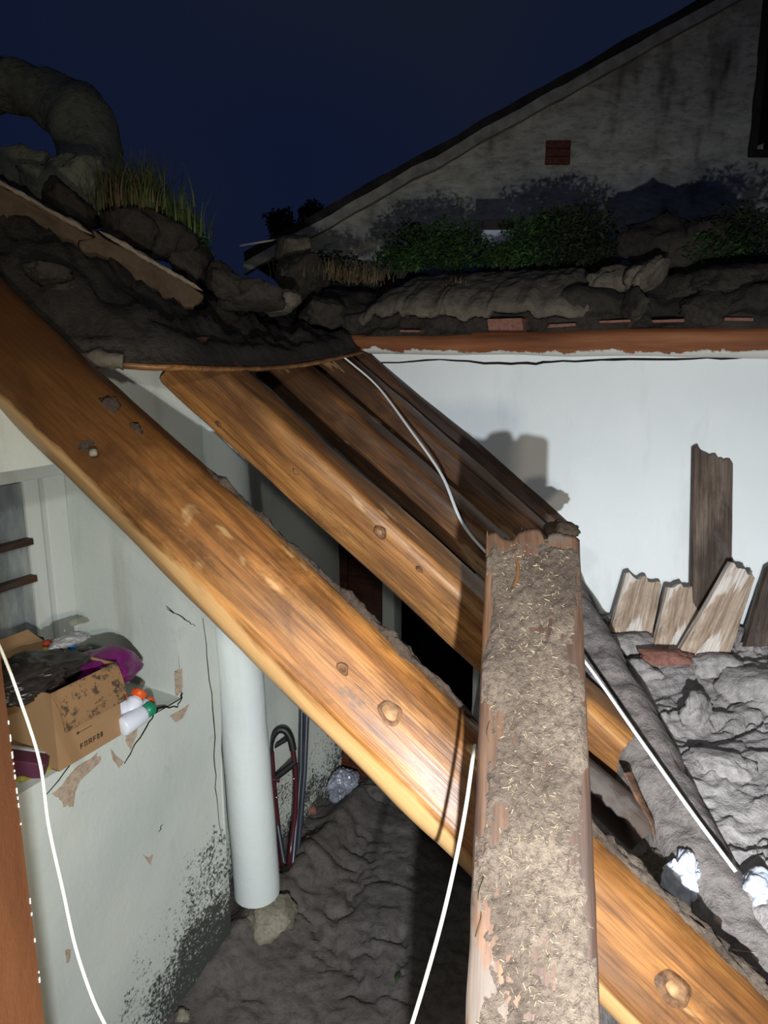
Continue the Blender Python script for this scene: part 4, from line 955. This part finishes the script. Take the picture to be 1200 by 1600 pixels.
grass('grass_tuft', 215, 330, 2.6, 0.055, 420, 0.20, 'grass_green', 'green grass tuft above the curved slabs', 1)
grass('grass_tuft', 195, 325, 2.55, 0.05, 160, 0.17, 'grass_dry', 'dry stalks among the left grass tuft', 2, 0.8)
grass('grass_tuft', 270, 365, 2.7, 0.05, 300, 0.17, 'grass_green', 'lower right part of the green grass tuft', 3)
bush('weed_clump', 285, 370, 2.75, (0.10, 0.08, 0.07), 700, 0.03, 'leaf_green', 'leafy weeds at the lower end of the left grass tuft', 4)
bush('weed_clump', 315, 395, 2.8, (0.05, 0.05, 0.05), 260, 0.028, 'leaf_green', 'small leafy sprout right of the grass tuft', 5)
# arching mass of old thatch against the sky
pts = [P(-120, 150, 3.3), P(-40, 132, 3.3), P(30, 138, 3.3), P(90, 165, 3.3), P(128, 205, 3.25), P(140, 255, 3.2), P(125, 300, 3.1), P(100, 340, 3.0)]
root = empty('thatch_arch', pts[-1]); tag(root, 'dark arching roll of old thatch against the night sky', 'thatch')
V, F = tube(catmull(pts, 10), lambda t: 0.105 + 0.02 * math.sin(t * 3), 20, 1.0, 0.35); mesh('thatch_roll', [v - pts[-1] for v in V], F, 'thatch', root)
V = []; F = []; cp = catmull(pts, 10)
for k in range(900):
    i = random.randrange(2, len(cp) - 3); d = (cp[i + 2] - cp[i - 2]).normalized(); a = Vector((random.gauss(0, 1), random.gauss(0, 1), random.gauss(0, 1))); a = (a - d * a.dot(d)).normalized()
    p = cp[i] + a * 0.105 - pts[-1]; e = p + d * random.uniform(.04, .10) + a * random.uniform(.0, .035); s = a.cross(d) * 0.0025; q = len(V); V += [p - s, p + s, e]; F.append((q, q + 1, q + 2))
tag(mesh('reed_fibres', V, F, 'thatch', root, smooth=False), kind='stuff')
for i, (px, py, D, r) in enumerate(((20, 285, 2.9, .13), (110, 300, 2.8, .13), (-70, 275, 3.0, .16))):
    rock('thatch_mound', P(px, py, D), (r * 1.4, r, r * .65), 'thatch', 90 + i, ['dark mound under the arching thatch', 'dark mound at the foot of the arching thatch', 'dark mound at the left edge under the thatch'][i], 'mound', rough=.3)

# ------------------------------------------------------------------ back roof above the white wall
def BW(px, py, y=0.0): x, z = local(MB, px, py, y); return Vector((x, y, z))
a = MB @ Vector((0.03, -0.015, 2.375)); b = MB @ Vector((2.5, -0.015, 2.372)); M, L = frame(a, b, toward=CAM)
o = mesh('eave_log', *loft(L, 0.052, 0.052, 2.4, 24, 110, -0.35, 0.006, 0, 8.0), 'eave_painted', M=M); tag(o, 'reddish brown eave log splashed with whitewash on top of the white wall', 'log')
V = []; F = []; nx, m = 220, 60
for i in range(nx):
    x = -0.25 + 3.3 * i / (nx - 1)
    for j in range(m):
        u = j / (m - 1)
        if u < 0.30: y = -0.05 + 0.06 * u / .3; z = 2.405 + 0.10 * (u / .3)          # broken front face
        else: t = (u - .3) / .7; y = 0.01 + 1.5 * t ** 1.3; z = 2.505 + 0.30 * t ** 0.7
        v = Vector((x * 3, y * 4, z * 6)); d = 0.05 * fbm(v, 5) * min(1, u * 8) + 0.03 * math.floor(3 * (noise.noise(Vector((x * 2.2, y * 2, 7))) + .5)) / 3 * min(1, u * 4)
        V.append(Vector((x, y - d * 0.8, z + d)))
for i in range(nx - 1):
    for j in range(m - 1): k = i * m + j; F.append((k, k + 1, k + m + 1, k + m))
tag(mesh('back_roof_soil', V, F, 'roof_soil', M=MB), 'dark ragged earth layer of the roof above the white wall', 'roof earth', kind='stuff')
# pale slumped mud layer over it
V = []; F = []; nx, m = 130, 26
for i in range(nx):
    x = 0.10 + 1.20 * i / (nx - 1); c0 = 0.026 * fbm(Vector((x * 9, 0, 3)), 5) + 0.02 * math.floor(2.5 * noise.noise(Vector((x * 5, 2, 2)))); ends = min(1, 6 * i / nx, 6 * (1 - i / nx))
    for j in range(m):
        u = j / (m - 1); y = -0.07 + 0.03 * fbm(Vector((x * 7, 1, 0)), 4) + (0.10 + 0.32 * ends) * u + (1 - ends) * 0.06
        z = 2.505 + c0 * (1 - u) ** 2 + 0.20 * ends * (u ** .5) + 0.012 * fbm(Vector((x * 14, u * 6, 2)), 5) - (1 - ends) * 0.01
        V.append(Vector((x, y, z)))
for i in range(nx - 1):
    for j in range(m - 1): k = i * m + j; F.append((k, k + 1, k + m + 1, k + m))
o = mesh('mud_layer', V, F, 'roof_soil_pale', M=MB); md = o.modifiers.new('thick', 'SOLIDIFY'); md.thickness = 0.03; md.offset = -1; tag(o, 'paler slumped mud layer on the back roof left of centre', 'mud layer')
for i, (px, py, wd) in enumerate(((642, 517, 40), (880, 508, 40), (960, 503, 45), (1045, 501, 45), (1155, 499, 40), (790, 500, 60))):
    p = BW(px, py, -0.075); hw = wd * 0.5 * 2.9 / 1150; hh = 0.006 if i < 5 else 0.026
    V, F = bevbox(-hw, hw, -0.012, 0.05, -hh, hh, 0.003)
    V = [v + Vector((0.010, 0.006, 0.006 if i < 5 else 0.016)) * fbm(v * 30 + Vector((i, 0, 0)), 3) - Vector((0, 0, (abs(v.x) / hw) * hh * 0.8 if i == 5 else 0)) for v in V]
    o = mesh('clay_stub', V, F, 'red_clay', M=MB @ Matrix.Translation(p), smooth=False)
    tag(o, ['leftmost reddish stub above the eave log', 'reddish stub above the middle of the eave log', 'reddish stub right of the middle of the eave log', 'fourth reddish stub along the eave log', 'rightmost reddish stub above the eave log', 'reddish wedge of clay in the notch of the pale mud layer'][i], 'clay stub', 'clay stubs above the eave')
for i, (px, py, y, s) in enumerate(((960, 450, .12, .10), (1010, 440, .15, .12), (1080, 450, .15, .12), (1150, 440, .15, .14), (1195, 470, .1, .1), (900, 470, .1, .09), (1040, 390, .5, .17), (1120, 380, .6, .16), (990, 480, .0, .08), (1110, 485, .0, .09))):
    p = BW(px, py, y); lab = ['lump where the pale mud layer ends', 'stone grey lump right of the pale mud layer', 'lump above the fourth stub of the eave', 'lump near the right edge of the back roof', 'lump at the very right end of the back roof', 'small lump on the pale mud layer', 'big dark mound behind the weeds', 'big dark mound on the right behind the weeds', 'lump just above the eave log right of centre', 'lump just above the eave log at the right'][i]
    rock('earth_lump', MB @ p, (s * 1.2, s * .9, s * .55), 'roof_soil' if i not in (0, 1) else 'roof_soil_pale', 130 + i, lab, 'lump', 'lumps on the back roof', .4, i)
for i, (px, py, y, rx, rz, nn, mt) in enumerate(((625, 405, .45, .13, .06, 900, 'leaf_green'), (700, 385, .55, .19, .11, 2200, 'leaf_green'), (640, 372, .8, .12, .08, 500, 'leaf_dark'), (790, 400, .45, .13, .05, 900, 'leaf_green'), (850, 375, .6, .18, .12, 2000, 'leaf_green'), (905, 370, .6, .18, .14, 1900, 'leaf_dark'), (930, 400, .5, .13, .08, 900, 'leaf_dark'), (1110, 395, .5, .15, .08, 900, 'leaf_green'), (1170, 370, .6, .2, .13, 1300, 'leaf_dark'), (520, 420, .5, .16, .09, 700, 'leaf_dark'))):
    p = MB @ BW(px, py, y); D = (p - CAM).dot(FWD)
    lab = ['green weeds at the left end of the roof weeds', 'tall green weeds left of the white scrap', 'dark thin weeds behind the leftmost green ones', 'low green weeds just below the white scrap', 'dense green weeds right of the white scrap', 'dark weeds at the foot of the brick patch', 'dark weeds where the green row ends on the right', 'green weeds near the right edge', 'dark weeds at the right edge of the back roof', 'dark weeds below the bent pale twig'][i]
    bush('weed_clump', px, py, D, (rx * 1.15, rx * .8, rz * 1.2), nn, 0.032, mt, lab, 150 + i)
grass('grass_tuft', 510, 435, 3.55, .12, 300, .11, 'grass_dry', 'dry brown grass left of the green weeds', 21, .7)
grass('grass_tuft', 715, 448, 3.35, .035, 130, .06, 'grass_dry', 'small dry grass hanging over the pale mud layer', 22, 1.4)
grass('grass_tuft', 915, 372, 3.85, .03, 40, .20, 'grass_green', 'thin upright stalks over the dark weeds', 23, .3)
grass('grass_tuft', 570, 440, 3.55, .05, 160, .09, 'grass_dry', 'dry brown grass at the edge of the green weeds', 24, .7)
pts = [P(375, 384, 4.0), P(410, 378, 4.0), P(444, 373, 4.0), P(440, 392, 4.0), P(433, 416, 4.0)]
tag(mesh('bent_twig', *tube(pts, 0.006, 6), 'twig'), 'thin pale bent twig on the roof against the night sky', 'twig')
root = empty('white_scrap', P(777, 366, 3.95)); tag(root, 'white and blue plastic scrap among the roof weeds', 'scrap')
mesh('scrap_sheet', *bevbox(-0.085, 0.085, -0.01, 0.012, -0.12, 0.022, 0.006), 'plastic_white', root)
mesh('scrap_top', *bevbox(-0.08, 0.09, -0.005, 0.03, 0.022, 0.075, 0.008), 'slate_dark', root)

# ------------------------------------------------------------------ neighbouring gabled house behind
YH = 6.4
H = lambda px, py, dy=0.0: PY(px, py, YH + dy)
xl, xr = H(440, 400).x, H(1420, 400).x; zb_ = 1.6
def roof_z(x):      # underside of the sloping roof
    p, q = H(600, 300), H(1130, 6); return p.z + (q.z - p.z) * (x - p.x) / (q.x - p.x)
wx0, wx1 = H(1182, 100).x, H(1290, 100).x; wz0, wz1 = H(1190, 236).z, H(1190, -40).z
V = []; F = []; nx = 60; nz = 50; xs = lin(xl, xr, (xr - xl) / nx, (wx0, wx1)); idx = {}
for i, x in enumerate(xs):
    top = max(roof_z(x), zb_ + .3)
    zs = lin(zb_, top, (top - zb_) / nz)
    for k, z in enumerate(zs): idx[i, k] = len(V); V.append(Vector((x, 0.02 * fbm(Vector((x * 2.5, z * 5, 1)), 5), z)))
for i in range(len(xs) - 1):
    for k in range(nz):
        c = V[idx[i, k]]; cx = (xs[i] + xs[i + 1]) / 2; cz = (c.z + V[idx[i + 1, k + 1]].z) / 2
        if wx0 < cx < wx1 and wz0 < cz < wz1: continue
        F.append((idx[i, k], idx[i + 1, k], idx[i + 1, k + 1], idx[i, k + 1]))
root = empty('neighbour_house', (0, YH, 0)); tag(root, 'gabled stone house behind the collapsed roof, dim in the night', 'house')
mesh('gable_wall', V, F, 'stone_wall', root)
def roofstrip(name, off0, off1, y0, y1, mat, seed):
    parts = []; V = []; F = []; n = 60
    for i in range(n + 1):
        x = xl - 0.3 + (xr + .3 - xl) * i / n; w_ = 0.02 * fbm(Vector((x * 3, seed, 0)), 4); z = roof_z(x)
        V += [Vector((x, y0, z + off0 + w_)), Vector((x, y1, z + off0 + w_)), Vector((x, y1, z + off1 + w_)), Vector((x, y0, z + off1 + w_))]
    for i in range(n):
        for k in range(4): F.append((4 * i + k, 4 * i + (k + 1) % 4, 4 * i + 4 + (k + 1) % 4, 4 * i + 4 + k))
    F += [(0, 1, 2, 3), (4 * n, 4 * n + 1, 4 * n + 2, 4 * n + 3)]
    return mesh(name, V, F, mat, root, smooth=False)
roofstrip('verge_board', -0.05, 0.04, -0.10, 0.02, 'verge', 1); roofstrip('roof_covering', 0.05, 0.12, -0.06, 3.0, 'slate_dark', 4)
b0, b1 = H(851, 258), H(891, 220)
for k in range(3):      # patch of three brick courses let into the wall
    z0 = b0.z + (b1.z - b0.z) * k / 3; z1 = b0.z + (b1.z - b0.z) * (k + .92) / 3
    mesh('brick', *bevbox(b0.x, b1.x, -0.035, 0.03, z0, z1, 0.006), 'brick_red', root)
wn = empty('window', (0, 0, 0)); wn.parent = root
mesh('window_frame', *join(box(wx0, wx0 + .06, -.03, .12, wz0, wz1), box(wx0, wx1, -.05, .12, wz0 - .05, wz0), box(wx0, wx1, -.03, .12, wz1, wz1 + .05)), 'slate_dark', wn, smooth=False)
mesh('pane', *box(wx0 + .06, wx1, .10, .11, wz0, wz1), 'dark_interior', wn, smooth=False)
# dark tree crowns far off between the roofs
for i, (px, py, D, r) in enumerate(((440, 352, 9.0, .20), (490, 338, 9.0, .18))):
    bush('far_tree', px, py, D, (r, r, r), 900, .07, 'leaf_dark', ['dark round tree crown in the gap between the roofs', 'dark tree crown touching the gable house roof'][i], 200 + i, 'tree', 'trees in the gap')
# low outbuilding wall at the left foot of the gable
